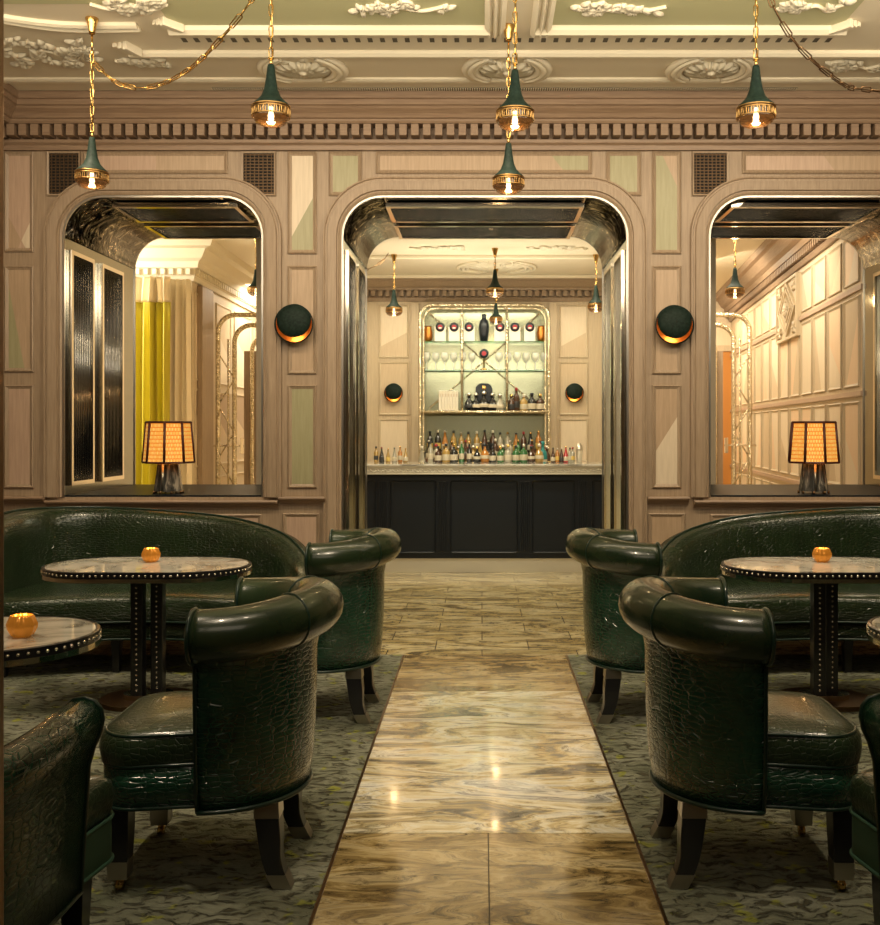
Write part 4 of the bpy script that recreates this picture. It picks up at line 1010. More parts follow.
# glasses
g0 = MB().lathe([(0.034, 0), (0.034, 0.003), (0.004, 0.008), (0.004, 0.10), (0.02, 0.115), (0.043, 0.15), (0.046, 0.18), (0.040, 0.225), (0.037, 0.225), (0.042, 0.18), (0.038, 0.15), (0.001, 0.12)], 16).build('wine_glass', 'glass')
k = 0
for i in range(14):
    px = 426+i*(545-426)/13
    if abs(px-484) < 7: continue
    o = g0 if k == 0 else g0.copy()
    if k: COL.objects.link(o)
    tag(o, 'stemmed wine glass upright on the middle glass shelf, %s from the left' % ORD[k], 'wine glass', 'glasses on the middle shelf'); o.location = (sx_(px), YS+0.08+0.05*(i % 2), sz_(369.5)+0.001); k += 1
# lower compartment: books, arched clock box, bottles
for i in range(7):
    x = sx_(440+i*2.8); o = thing('book', 'cream bound book on the wooden shelf, %s from the left' % ORD[i], 'book', (x, YS+0.09, sz_(411.5)+0.001), 0, 'cream books on the shelf')
    MB().box(-0.0165, 0.0165, -0.07, 0.07, 0, 0.27, 0, 0.004).build('cover', 'white', o); MB().box(-0.008, 0.008, -0.0715, -0.0700, 0.19, 0.23).build('spine_label', 'cream', o)
ar = thing('arched_cabinet', 'black arched miniature cabinet behind the dark bottles on the wooden shelf', 'cabinet', (sx_(484), YS+0.13, sz_(411.5)+0.001))
p = rrect(-0.11, 0.11, 0, 0.37, 0.08, 5, (0, 0, 1, 1)); MB().prism(p, -0.03, 0.05, 'y').build('case', 'black', ar)
mb = MB(); mb.lathe([(0.001, 0.004), (0.020, 0.004), (0.026, 0)], 20, T=Matrix.Translation((0, -0.032, 0.31)) @ Matrix.Rotation(PI/2, 4, 'X')); mb.build('dial', 'brass', ar)
zsh = sz_(411.5)+0.001
for i, (px, sh, g, l, c_, s_) in enumerate(((469, 'decanter', 'b_dark', 'l_dark', 'steel', 1.0), (476, 'decanter', 'b_dark', 'l_cream', 'steel', 1.0), (484, 'decanter', 'b_dark', 'l_cream', 'steel', 1.1), (492.5, 'decanter', 'b_dark', 'l_cream', 'steel', 1.0), (500, 'decanter', 'b_clear', 'l_cream', 'steel', 0.95),
        (511.5, 'squat', 'b_brown', 'l_dark', 'brass', 0.95), (516.5, 'tall', 'b_brown', 'l_dark', 'red', 1.0), (524, 'squat', 'b_gold', 'l_cream', 'white', 0.95), (532, 'squat', 'b_dark', 'l_cream', 'black', 1.02), (540.5, 'squat', 'b_brown', 'l_cream', 'brass', 0.98))):
    bottle(sh, g, l, c_, (sx_(px), YS+0.055, zsh), '%s bottle, %s label, %s top, %s from the left on the middle shelf' % (CN[g], LN[l], TN[c_], ORD[i]), 'bottles on the wooden shelf', s_)
shk = thing('cocktail_shaker', 'tall pale steel shaker at the right end of the bar counter', 'cocktail shaker', (bxf(584), YBF+0.48, zc))
MB().lathe([(0.001, 0), (0.028, 0), (0.036, 0.14), (0.036, 0.15), (0.001, 0.15)], 16).build('tin', 'steel', shk)
MB().lathe([(0.036, 0.15), (0.030, 0.185), (0.018, 0.19), (0.018, 0.205), (0.001, 0.208)], 16).build('lid', 'steel', shk)

# ------------------------------------------------------------------ wall sconces
def sconce(x, y, z, r, label, power):
    t = thing('wall_sconce', label, 'wall lamp', (x, y, z), 0, 'green disc wall lamps'); s = r/0.135
    R0 = Matrix.Rotation(PI/2, 4, 'X')
    MB().lathe([(0.001, 0.0), (0.05*s, 0.0), (0.05*s, 0.02*s), (0.001, 0.02*s)], 24, T=R0).build('wall_plate', 'bronze', t)
    MB().lathe([(0.001, 0.020*s), (0.06*s, 0.022*s), (0.10*s, 0.034*s), (0.122*s, 0.055*s), (0.129*s, 0.078*s)], 36, T=R0).build('copper_bowl', 'copper', t, fixn=False)
    MB().lathe([(0.001, 0.016*s), (0.06*s, 0.018*s), (0.103*s, 0.030*s), (0.132*s, 0.052*s), (0.140*s, 0.082*s), (0.130*s, 0.082*s)], 36, T=R0).build('outer_shell', 'shagreen', t)
    T = Matrix.Translation((0, 0, 0.013*s)) @ Matrix.Rotation(-0.12, 4, 'X') @ Matrix.Scale(1.06, 4) @ R0
    MB().lathe([(0.001, 0.118*s), (0.05*s, 0.114*s), (0.09*s, 0.102*s), (0.112*s, 0.084*s), (0.115*s, 0.078*s), (0.09*s, 0.092*s), (0.001, 0.106*s)], 36, T=T).build('front_disc', 'shagreen', t)
    MB().lathe([(0.001, 0.06*s), (0.016*s, 0.05*s), (0.02*s, 0.03*s), (0.014*s, 0.02*s)], 12, T=Matrix.Translation((0, 0, -0.05*s)) @ R0).build('bulb', 'bulb', t)
    point('sconce_light', (0, -0.085*s, -0.07*s), power, (1.0, 0.55, 0.2), 0.01, t)
    return t
sconce(wx(296), YW-0.001, wz(325), 0.133, 'green disc wall lamp on the pilaster left of the central opening', 0.9)
sconce(wx(672.5), YW-0.001, wz(326), 0.133, 'green disc wall lamp on the pilaster right of the central opening', 0.9)
sconce(bx(394), YBK-0.001, bz(393), 0.12, 'small green disc wall lamp left of the back bar shelves', 0.5)
sconce(bx(574), YBK-0.001, bz(393), 0.12, 'small green disc wall lamp right of the back bar shelves', 0.5)

# ------------------------------------------------------------------ pendant lamps
def link_mesh(mb, c, d, up, L=0.062, wd=0.014, r=0.0028, kind='ox'):
    """one elongated chain link centred c, along d, flat axis up"""
    d = Vector(d).normalized(); up = (Vector(up)-d*Vector(up).dot(d)).normalized(); pts = []
    for k in range(10):
        a = 2*PI*k/10; u = math.cos(a)*wd/2; v = math.sin(a)*wd/2+(L/2-wd/2)*(1 if math.sin(a) >= 0 else -1)
        pts.append(Vector(c)+up*u+d*v)
    mb.tube(pts, r, 5, closed=True)
def chain(mb, pts, L=0.055, wd=0.020, r=0.003):
    pts = [Vector(p) for p in pts]; seg = [(b-a).length for a, b in zip(pts, pts[1:])]; tot = sum(seg); s = 0; i = 0
    step = L-2.4*r; n = max(1, int(tot/step)); k = 0
    def at(s):
        acc = 0
        for j, q in enumerate(seg):
            if s <= acc+q or j == len(seg)-1: return pts[j]+(pts[j+1]-pts[j])*((s-acc)/q), (pts[j+1]-pts[j])
            acc += q
    for k in range(n):
        c, d = at((k+0.5)*tot/n); side = Vector((1, 0, 0)) if abs(d.normalized().x) < 0.9 else Vector((0, 0, 1))
        a = side if k % 2 == 0 else d.cross(side)
        link_mesh(mb, c, d, a, L, wd, r)
def pendant_parts(t, ztop, s=1.0, power=3.0):
    """origin at lamp bottom; ztop = chain length end above bottom"""
    hN = 0.285*s
    MB().lathe([(0.001, hN), (0.015*s, hN), (0.017*s, hN-0.01*s), (0.023*s, hN-0.06*s), (0.032*s, hN-0.115*s), (0.046*s, hN-0.150*s), (0.066*s, hN-0.172*s), (0.084*s, hN-0.188*s), (0.088*s, hN-0.200*s), (0.080*s, hN-0.200*s), (0.05*s, hN-0.165*s), (0.001, hN-0.15*s)], 32).build('leather_cone', 'shagreen', t)
    mb = MB(); zb1, zb0 = hN-0.200*s, hN-0.246*s; R1 = 0.090*s
    for z in (zb1, zb0, (zb1+zb0)/2+0.012*s): mb.tube([(R1*math.cos(a), R1*math.sin(a), z) for a in [2*PI*k/32 for k in range(32)]], 0.0035*s, 6, closed=True)
    for k in range(22):
        a = 2*PI*k/22; T = Matrix.Translation((R1*math.cos(a), R1*math.sin(a), 0)) @ Matrix.Rotation(a, 4, 'Z')
        mb.tube([T @ Vector((0, 0.006*s*math.cos(b)*1.0, (zb0+zb1)/2-0.006*s+0.020*s*math.sin(b))) for b in [2*PI*j/10 for j in range(10)]], 0.0022*s, 5, closed=True)
    mb.build('brass_gallery', 'gallery', t)
    MB().lathe([(0.085*s, zb1), (0.086*s, zb0), (0.084*s, zb0-0.012*s), (0.070*s, zb0-0.030*s), (0.060*s, zb0-0.028*s), (0.052*s, zb0-0.037*s), (0.040*s, zb0-0.034*s), (0.032*s, zb0-0.040*s), (0.001, zb0-0.040*s)], 32).build('glass_lens', 'smokeglass', t)
    MB().lathe([(0.001, zb0-0.018*s), (0.010*s, zb0-0.014*s), (0.015*s, zb0+0.002*s), (0.010*s, zb0+0.022*s), (0.010*s, zb1), (0.001, zb1)], 14).build('bulb', 'bulb', t)
    mb = MB(); mb.tube([(0, 0, hN), (0, 0, hN+0.03*s)], 0.008*s, 8); mb.tube([(0, 0, hN+0.028*s), (0, 0, hN+0.034*s)], 0.014*s, 10); mb.build('brass_ferrule', 'brass', t)
    mb = MB(); chain(mb, [(0, 0, hN+0.03*s), (0, 0, ztop)]); mb.tube([(0.004, 0.004, hN+0.03*s), (0.005, 0.0, ztop)], 0.0028, 6); mb.build('chain', 'brass', t)
    point('pendant_light', (0, 0, zb0-0.065*s), power, (1.0, 0.68, 0.34), 0.03, t)
def canopy(t, z, drop=0.12):
    MB().lathe([(0.001, z), (0.036, z), (0.037, z-0.006), (0.028, z-0.03), (0.018, z-0.075), (0.016, z-0.09), (0.001, z-0.09)], 24).build('canopy', 'brass', t)
    mb = MB(); mb.tube([(0, 0, z-0.085), (0, 0, z-0.09-drop)], 0.006, 8); mb.lathe([(0.001, z-0.09-drop+0.015), (0.014, z-0.09-drop), (0.001, z-0.09-drop-0.02)], 10); mb.build('stem', 'brass', t)
def pendant(px, pbot, Y, label, s=1.0, can=False, zc_=None, power=3.0, group='brass and green leather pendant lamps'):
    zc_ = zc_ or ZC; zb = H-(pbot-CY)*Y/F
    t = thing('pendant_lamp', label, 'pendant lamp', ((px-CX)*Y/F, Y, zb), 0, group)
    top = zc_-zb
    pendant_parts(t, top-(0.20 if can else 0.0), s, power)
    if can: canopy(t, top, 0.10)
    else: canopy(t, top, 0.0)
    return t
pA = pendant(92, 188, 5.66, 'green leather pendant lamp hanging lowest at the far left of the lounge', 1.0, True)
pB = pendant(271, 125, 4.65, 'green leather pendant lamp hanging in front of the left medallion', 0.98)
pC = pendant(515, 129, 4.65, 'green leather pendant lamp, the higher and larger of the central pair', 0.96)
pD = pendant(508.5, 193, 5.76, 'green leather pendant lamp, the lower and farther of the central pair', 1.0, True)
pE = pendant(756, 126, 4.65, 'green leather pendant lamp hanging at the right of the lounge', 0.98)
for px, pb, Y, lb, sc in ((394, 316, 11.4, 'small pendant lamp hanging at the left of the bar room', 1.05), (495, 297, 11.0, 'small pendant lamp hanging in the middle of the bar room, the nearest', 1.05), (496, 324, 12.2, 'small pendant lamp in the middle of the bar room, behind the nearest one', 0.9), (596, 312, 11.4, 'small pendant lamp hanging at the right of the bar room', 1.05)):
    p = pendant(px, pb, Y, lb, sc, False, ZB, 2.0, 'pendant lamps in the bar room')
pendant(256, 296, 11.3, 'pendant lamp hanging in the left room at the edge of the curtained opening', 1.05, False, ZR, 2.0, 'pendant lamps in the side rooms')
pendant(735, 298, 10.0, 'pendant lamp hanging in the right-hand room beside the glass portal', 1.05, False, ZR, 2.0, 'pendant lamps in the side rooms')
# swagged chains
def cat(a, b, sag, n=24):
    a, b = Vector(a), Vector(b); return [a+(b-a)*(k/n)-Vector((0, 0, sag*4*(k/n)*(1-k/n))) for k in range(n+1)]
P = lambda px, py, Y: Vector(((px-CX)*Y/F, Y, H-(py-CY)*Y/F))
def chain_pix(pts, label, mat='brass', L=0.095):
    pp = smooth_path(pts, 8); mb = MB(); chain(mb, pp, L, 0.026, 0.0036); mb.tube([p+Vector((0, 0.002, 0)) for p in pp], 0.003, 5)
    o = mb.build('hanging_chain', mat); tag(o, label, 'chain', 'swagged chains'); return o
chain_pix([P(93, 62, 5.66), P(118, 83, 5.6), P(150, 87, 5.5), P(185, 72, 5.35), P(215, 45, 5.1), P(250, 2, 4.9), P(275, -45, 4.75)], 'brass chain swagged from the far left pendant up to the ceiling')
chain_pix([P(756, -50, 4.7), P(773, 5, 4.75), P(800, 48, 4.9), P(840, 82, 5.1), P(862, 89, 5.3), P(905, 86, 5.5), P(960, 30, 5.6)], 'dark bronze chain swagged across the top right corner of the ceiling', 'bronze')
chain_pix([P(394, 243, 11.3), P(385, 258, 11.3), P(375, 266, 11.3), P(360, 272, 11.3)], 'small chain swagged from the left bar room pendant', 'bronze', 0.10)

# ------------------------------------------------------------------ table lamps on the sills
def table_lamp(px, label, w_=0.36):
    Y = 7.32; t = thing('table_lamp', label, 'table lamp', ((px-CX)*Y/F, Y, ZS+0.0125), 0.12, 'cane shade table lamps')
    zt, zb_ = 0.520, 0.228; rb_, rt = 0.183, 0.158; n = 8
    base = MB(); 
    q = [(0.001, 0.018), (0.095, 0.018), (0.104, 0.018), (0.080, 0.215), (0.001, 0.215)]
    base.lathe(q, 8, smooth=False, T=Matrix.Rotation(PI/8, 4, 'Z')); base.build('marble_base', 'dmarble', t)
    for k in range(8):
        a = PI/4*k+PI/8; MB().tube([(0.104*math.cos(a), 0.104*math.sin(a), 0.0), (0.104*math.cos(a), 0.104*math.sin(a), 0.02)], 0.009, 8).build('foot', 'bronze', t)
    f = MB(); 
    for k in (5,):
        a = PI/4*k+PI/8+0.1; f.tube([(0.100*math.cos(a), 0.100*math.sin(a), 0.02), (0.081*math.cos(a), 0.081*math.sin(a), 0.213)], 0.009, 8)
    f.build('metal_inlay', 'steel', t)
    MB().tube([(0, 0, 0.215), (0, 0, 0.37)], 0.008, 8).build('stem', 'brass', t)
    # shade
    mb = MB(); a0 = 0.02
    for k in range(n):
        a, b_ = a0+2*PI*k/n, a0+2*PI*(k+1)/n
        pb0, pb1 = Vector((rb_*math.cos(a), rb_*math.sin(a), zb_)), Vector((rb_*math.cos(b_), rb_*math.sin(b_), zb_))
        pt0, pt1 = Vector((rt*math.cos(a), rt*math.sin(a), zt)), Vector((rt*math.cos(b_), rt*math.sin(b_), zt))
        L0 = (pb1-pb0).length
        mb.add([pb0, pb1, pt1, pt0], [(0, 1, 2, 3)], 0, False, None, [[(0, 0), (L0, 0), (L0*0.93, 0.29), (L0*0.07, 0.29)]])
    mb.build('cane_shade', 'shade', t)
    mb = MB()
    for z, r in ((zb_, rb_), (zt, rt)): mb.tube([(r*math.cos(a0+2*PI*k/n), r*math.sin(a0+2*PI*k/n), z) for k in range(n)], 0.0085, 6, closed=True, smooth=False)
    for k in range(n):
        a = a0+2*PI*k/n; mb.tube([(rb_*math.cos(a), rb_*math.sin(a), zb_), (rt*math.cos(a), rt*math.sin(a), zt)], 0.010, 6)
    mb.build('shade_ribs', 'shaderib', t)
    MB().lathe([(0.001, 0.46), (0.02, 0.44), (0.025, 0.41), (0.012, 0.37), (0.001, 0.37)], 12).build('bulb', 'bulb', t)
    point('lamp_light', (0, 0, 0.50), 2.0, (1.0, 0.62, 0.25), 0.03, t)
    return t
table_lamp(168.5, 'lit cane shade table lamp on the sill in front of the yellow curtain')
table_lamp(813.5, 'lit cane shade table lamp on the sill of the right-hand opening')

# ------------------------------------------------------------------ tables
def racetrack(L, D, n=14):
    r = D/2; h = L/2-r; out = []
    for k in range(n+1): a = -PI/2+PI*k/n; out.append((h+r*math.cos(a), r*math.sin(a)))
    for k in range(n+1): a = PI/2+PI*k/n; out.append((-h+r*math.cos(a), r*math.sin(a)))
    return out
def cocktail_table(L=1.08, D=0.64, zt=0.735):
    t = thing('cocktail_table', '', 'table')
    p = racetrack(L, D, 20)
    mb = MB(); top = racetrack(L-0.03, D-0.03, 20)
    mb.prism(top, zt-0.02, zt, 'z'); mb.build('marble_top', 'tmarble', t)
    mb = MB(); sweep2(mb, p, [(0.0, zt-0.001), (-0.010, zt+0.002), (-0.016, zt-0.001), (-0.016, zt-0.032), (0.0, zt-0.032)], lambda u, v, h: (u, v, h), True); mb.build('leather_edge', 'ebony', t)
    mb = MB(); sweep2(mb, p, [(0.003, zt-0.032), (0.003, zt-0.052), (-0.10, zt-0.060), (-0.10, zt-0.033)], lambda u, v, h: (u, v, h), True); mb.build('nickel_rim', 'chrome', t)
    # studs
    mb = MB(); per = [Vector((*q, 0)) for q in p]; per.append(per[0]); acc = 0; nxt = 0
    for a, b_ in zip(per, per[1:]):
        L_ = (b_-a).length
        if L_ < 1e-6: continue
        while nxt <= acc+L_:
            q = a+(b_-a)*((nxt-acc)/L_); d = (b_-a).normalized(); nrm = Vector((d.y, -d.x, 0))
            T = Matrix(((d.x, 0, nrm.x, q.x), (d.y, 0, nrm.y, q.y), (0, 1, 0, zt-0.017), (0, 0, 0, 1)))
            mb.lathe([(0.0062, 0), (0.005, 0.0035), (0.001, 0.005)], 7, T=T); nxt += 0.031
        acc += L_
    st = mb.build('studs', 'chrome', t)
    for sx in (-1, 1):
        c = sx*0.043
        lg = MB().box(c-0.032, c+0.032, -0.032+sx*0.03, 0.032+sx*0.03, 0.05, zt-0.055, 0, 0.005).build('post', 'ebony', t)
        mb = MB()
        for k in range(22):
            z = 0.08+k*0.027
            T = Matrix(((1, 0, 0, c), (0, 0, -1, -0.032+sx*0.03), (0, 1, 0, z), (0, 0, 0, 1))); mb.lathe([(0.0065, 0), (0.005, 0.0035), (0.001, 0.005)], 7, T=T)
        mb.build('post_studs', 'chrome', lg)
    MB().box(-0.13, 0.13, -0.11, 0.11, zt-0.085, zt-0.055, 0, 0.004).build('mount_plate', 'ebony', t)
    mb = MB(); mb.prism(racetrack(0.5, 0.40, 12), 0.0065, 0.030, 'z'); mb.build('foot_plate', 'bronze', t)
    mb = MB(); mb.prism(racetrack(0.26, 0.16, 12), 0.030, 0.055, 'z'); mb.build('foot_boss', 'chrome', t)
    return t
t0 = cocktail_table()
t0['group'] = 'marble topped cocktail tables'; t0['label'] = 'oval marble cocktail table with studded edge in front of the left sofa'
t0.location = (-1.775, 5.32, 0)
dup(t0, (1.82, 5.32, 0), 0, 'oval marble cocktail table with studded edge in front of the right sofa')
dup(t0, (-1.905, 3.52, 0), 0, 'marble cocktail table with studded edge cut off by the left picture edge')
dup(t0, (1.95, 3.60, 0), 0, 'marble cocktail table with studded edge cut off by the right picture edge')
# votive candles
def votive():
    t = thing('candle_holder', '', 'candle holder'); n = 20; prof = [(0.026, 0), (0.038, 0.008), (0.049, 0.030), (0.050, 0.045), (0.040, 0.068), (0.036, 0.075), (0.033, 0.073), (0.045, 0.045), (0.034, 0.012), (0.001, 0.010)]
    rings = []
    for r, z in prof: rings.append([((r*(1+0.035*math.cos(10*a)))*math.cos(a), (r*(1+0.035*math.cos(10*a)))*math.sin(a), z) for a in [2*PI*k/80 for k in range(80)]])
    MB().loft(rings, 0, True).build('glass_cup', 'amber', t)
    MB().lathe([(0.001, 0.012), (0.03, 0.012), (0.03, 0.030), (0.001, 0.032)], 16).build('candle', 'wax', t)
    MB().lathe([(0.001, 0.034), (0.006, 0.042), (0.001, 0.066)], 8).build('flame', 'flame', t)
    point('candle_light', (0, 0, 0.085), 0.35, (1.0, 0.55, 0.2), 0.01, t); return t
v0 = votive(); v0['group'] = 'amber votive candle holders'; v0.location = (wx(151, 5.42), 5.42, 0.7355); v0['label'] = 'round amber glass candle holder on the table in front of the left sofa'
dup(v0, (wx(822, 5.42), 5.42, 0.7355), 0.4, 'round amber glass candle holder on the table in front of the right sofa')
dup(v0, (wx(22, 3.46), 3.46, 0.7355), 0.9, 'round amber glass candle holder on the near left table')

# ------------------------------------------------------------------ tub chairs
def tub_chair():
    """faces +x, shell centre at origin"""
    t = thing('tub_chair', '', 'armchair'); R = 0.325
    TH = 91*PI/180; N = 40
    def dirn(a): return Vector((-math.cos(a), math.sin(a), 0))
    def zr(a): return 0.822+0.036*(0.5+0.5*math.cos(a*PI/TH))
    # shell: closed profile swept round
    def shell_ring(a):
        d = dirn(a); k = 0.5+0.5*math.cos(a*PI/TH)
        zt = zr(a)-0.03
        prof = [(0.292, 0.275), (0.306, 0.36), (0.314, 0.50), (0.317, 0.62), (0.318, 0.72), (0.330, zt-0.05), (0.345, zt+0.0), (0.30, zt+0.05), (0.262, zt+0.03), (0.250, 0.70), (0.244, 0.58), (0.240, 0.42), (0.236, 0.275)]
        return [tuple(d*r+Vector((0, 0, z))) for r, z in prof]
    rings = [shell_ring(-TH+2*TH*i/N) for i in range(N+1)]
    MB().loft(rings, 0, True).build('backrest_shell', 'croc', t)
    # rolled top
    def roll_ring(a, n=20):
        d = dirn(a); c = d*0.322+Vector((0, 0, zr(a))); rr = 0.083
        out = []
        for k in range(n):
            b = 2*PI*k/n; out.append(tuple(c+d*(rr*math.cos(b)*1.02)+Vector((0, 0, rr*math.sin(b)))))
        return out
    rr_ = [roll_ring(-TH+2*TH*i/N) for i in range(N+1)]
    ro = MB().loft(rr_, 0, True).build('rolled_top', 'leather', t)
    mb = MB()
    for s in (-1, 1):
        a = s*TH; d = dirn(a); tn = Vector((math.sin(a), math.cos(a), 0))*s*(1)
        c = d*0.322+Vector((0, 0, zr(a)))
        mb.tube([c+d*(0.083*math.cos(b)*1.0)+Vector((0, 0, 0.083*math.sin(b))) for b in [2*PI*k/28 for k in range(28)]], 0.0065, 6, closed=True)
        # shell front edge piping
        mb.tube([dirn(a)*r+Vector((0, 0, z)) for r, z in [(0.292, 0.275), (0.306, 0.36), (0.314, 0.50), (0.317, 0.62), (0.318, 0.70), (0.324, 0.76)]], 0.0065, 6)
        # seam around roll at 40 degrees
        for a2 in (s*0.62,):
            d2 = dirn(a2); c2 = d2*0.322+Vector((0, 0, zr(a2)))
            mb.tube([c2+d2*(0.083*math.cos(b)*1.025)+Vector((0, 0, 0.0845*math.sin(b))) for b in [2*PI*k/28 for k in range(28)]], 0.003, 5, closed=True)
    mb.tube([dirn(-TH+2*TH*i/N)*0.296+Vector((0, 0, 0.276)) for i in range(N+1)], 0.0075, 6)
    mb.build('piping', 'piping', t)
    # seat outline
    def outline(rb_, xf, wf, rc=0.10, n=10):
        pts = []
        for k in range(25): a = -PI/2+PI*k/24; pts.append((-rb_*math.cos(a), rb_*math.sin(a)))      # back half: from -y to +y through -x
        pts = [(p[0], p[1]) for p in pts]
        # front corner +y then -y
        for k in range(n+1): a = PI/2-PI/2*k/n; pts.append((xf-rc+rc*math.cos(a), wf-rc+rc*math.sin(a)))
        for k in range(n+1): a = -PI/2*k/n; pts.append((xf-rc+rc*math.cos(a), -wf+rc+rc*math.sin(a)))
        return pts
    o1 = outline(0.232, 0.345, 0.27, 0.13)
    def inset(pts, d, z): return [(x*(1-d/0.3), y*(1-d/0.3), z) for x, y in pts]
    seat = [inset(o1, 0.004, 0.405), inset(o1, 0.0, 0.415), inset(o1, -0.004, 0.45), inset(o1, 0.0, 0.485), inset(o1, 0.010, 0.503), inset(o1, 0.04, 0.514), inset(o1, 0.12, 0.524), inset(o1, 0.22, 0.530), inset(o1, 0.29, 0.531)]
    MB().loft(seat, 0, True).build('seat_cushion', 'crocs', t)
    o2 = outline(0.236, 0.335, 0.265, 0.12)
    MB().loft([inset(o2, 0.02, 0.27), inset(o2, 0.0, 0.276), inset(o2, 0.0, 0.40), inset(o2, 0.01, 0.405)], 0, True).build('seat_rail', 'croc', t)
    mb = MB(); 
    for z, dd in ((0.276, 0.0), (0.407, 0.0), (0.500, 0.006)): mb.tube([(x*(1-dd/0.3), y*(1-dd/0.3), z) for x, y in o2 if x > -0.02 or True], 0.006, 6, closed=True)
    mb.build('seat_piping', 'piping', t)
    # legs
    for s in (-1, 1):
        # rear sabre leg
        P_ = [(-0.190, 0.272, 0.036), (-0.192, 0.225, 0.038), (-0.200, 0.16, 0.036), (-0.206, 0.10, 0.031), (-0.222, 0.05, 0.029), (-0.244, 0.0075, 0.027)]
        P_ = smooth_path([(a, b_, c) for a, b_, c in P_], 3); rg = []
        for q in P_: rg.append([(q.x-q.z, s*0.17+dy*q.z+s*(0.272-q.y)*0.10, q.y) if dx < 0 else (q.x+q.z, s*0.17+dy*q.z+s*(0.272-q.y)*0.10, q.y) for dx, dy in ((-1, -1), (1, -1), (1, 1), (-1, 1))])
        lg = MB().loft(rg, 0, False).build('rear_leg', 'ebony', t, bevel=0.003)
        def capb(i0, i1, nm, g):
            r2 = [[((p[0]-cx_)*g+cx_, (p[1]-cy_)*g+cy_, p[2]) for p in r] for r in rg[i0:i1] for cx_, cy_ in [(sum(p[0] for p in r)/4, sum(p[1] for p in r)/4)]]
            MB().loft(r2, 0, False).build(nm, 'cap', lg)
        capb(0, 4, 'top_collar', 1.06); capb(-4, None, 'foot_cap', 1.08)
        lf = MB(); x, y = 0.265, s*0.215
        def sq(x, y, h, z): return [(x-h, y-h, z), (x+h, y-h, z), (x+h, y+h, z), (x-h, y+h, z)]
        lf.loft([sq(x, y, 0.037, 0.272), sq(x, y, 0.034, 0.17), sq(x, y, 0.028, 0.06)], 0, False); lgf = lf.build('front_leg', 'ebony', t, bevel=0.002)
        MB().loft([sq(x, y, 0.0320, 0.105), sq(x, y, 0.0295, 0.050)], 0, False).build('foot_cap', 'cap', lgf)
        mb = MB(); mb.tube([(x, y, 0.05), (x, y, 0.03)], 0.010, 8)
        mb.tube([(x-0.01, y, 0.024), (x+0.01, y, 0.024)], 0.017, 14); mb.build('caster', 'brass', lgf)
    return t
c0 = tub_chair(); G = 'green crocodile tub chairs'; c0['group'] = G
c0.location = (-0.875, 3.36, 0); c0.rotation_euler = (0, 0, PI+0.02); c0['label'] = 'green crocodile leather tub chair in the left foreground, its back to the aisle'
dup(c0, (0.868, 3.36, 0), -0.03, 'green crocodile leather tub chair in the right foreground, its back to the aisle', G)
dup(c0, (-0.82, 5.14, 0), PI-0.02, 'green leather tub chair at the far left table, partly behind the left foreground chair', G)
dup(c0, (0.835, 5.14, 0), 0.02, 'green leather tub chair at the far right table, partly behind the right foreground chair', G)
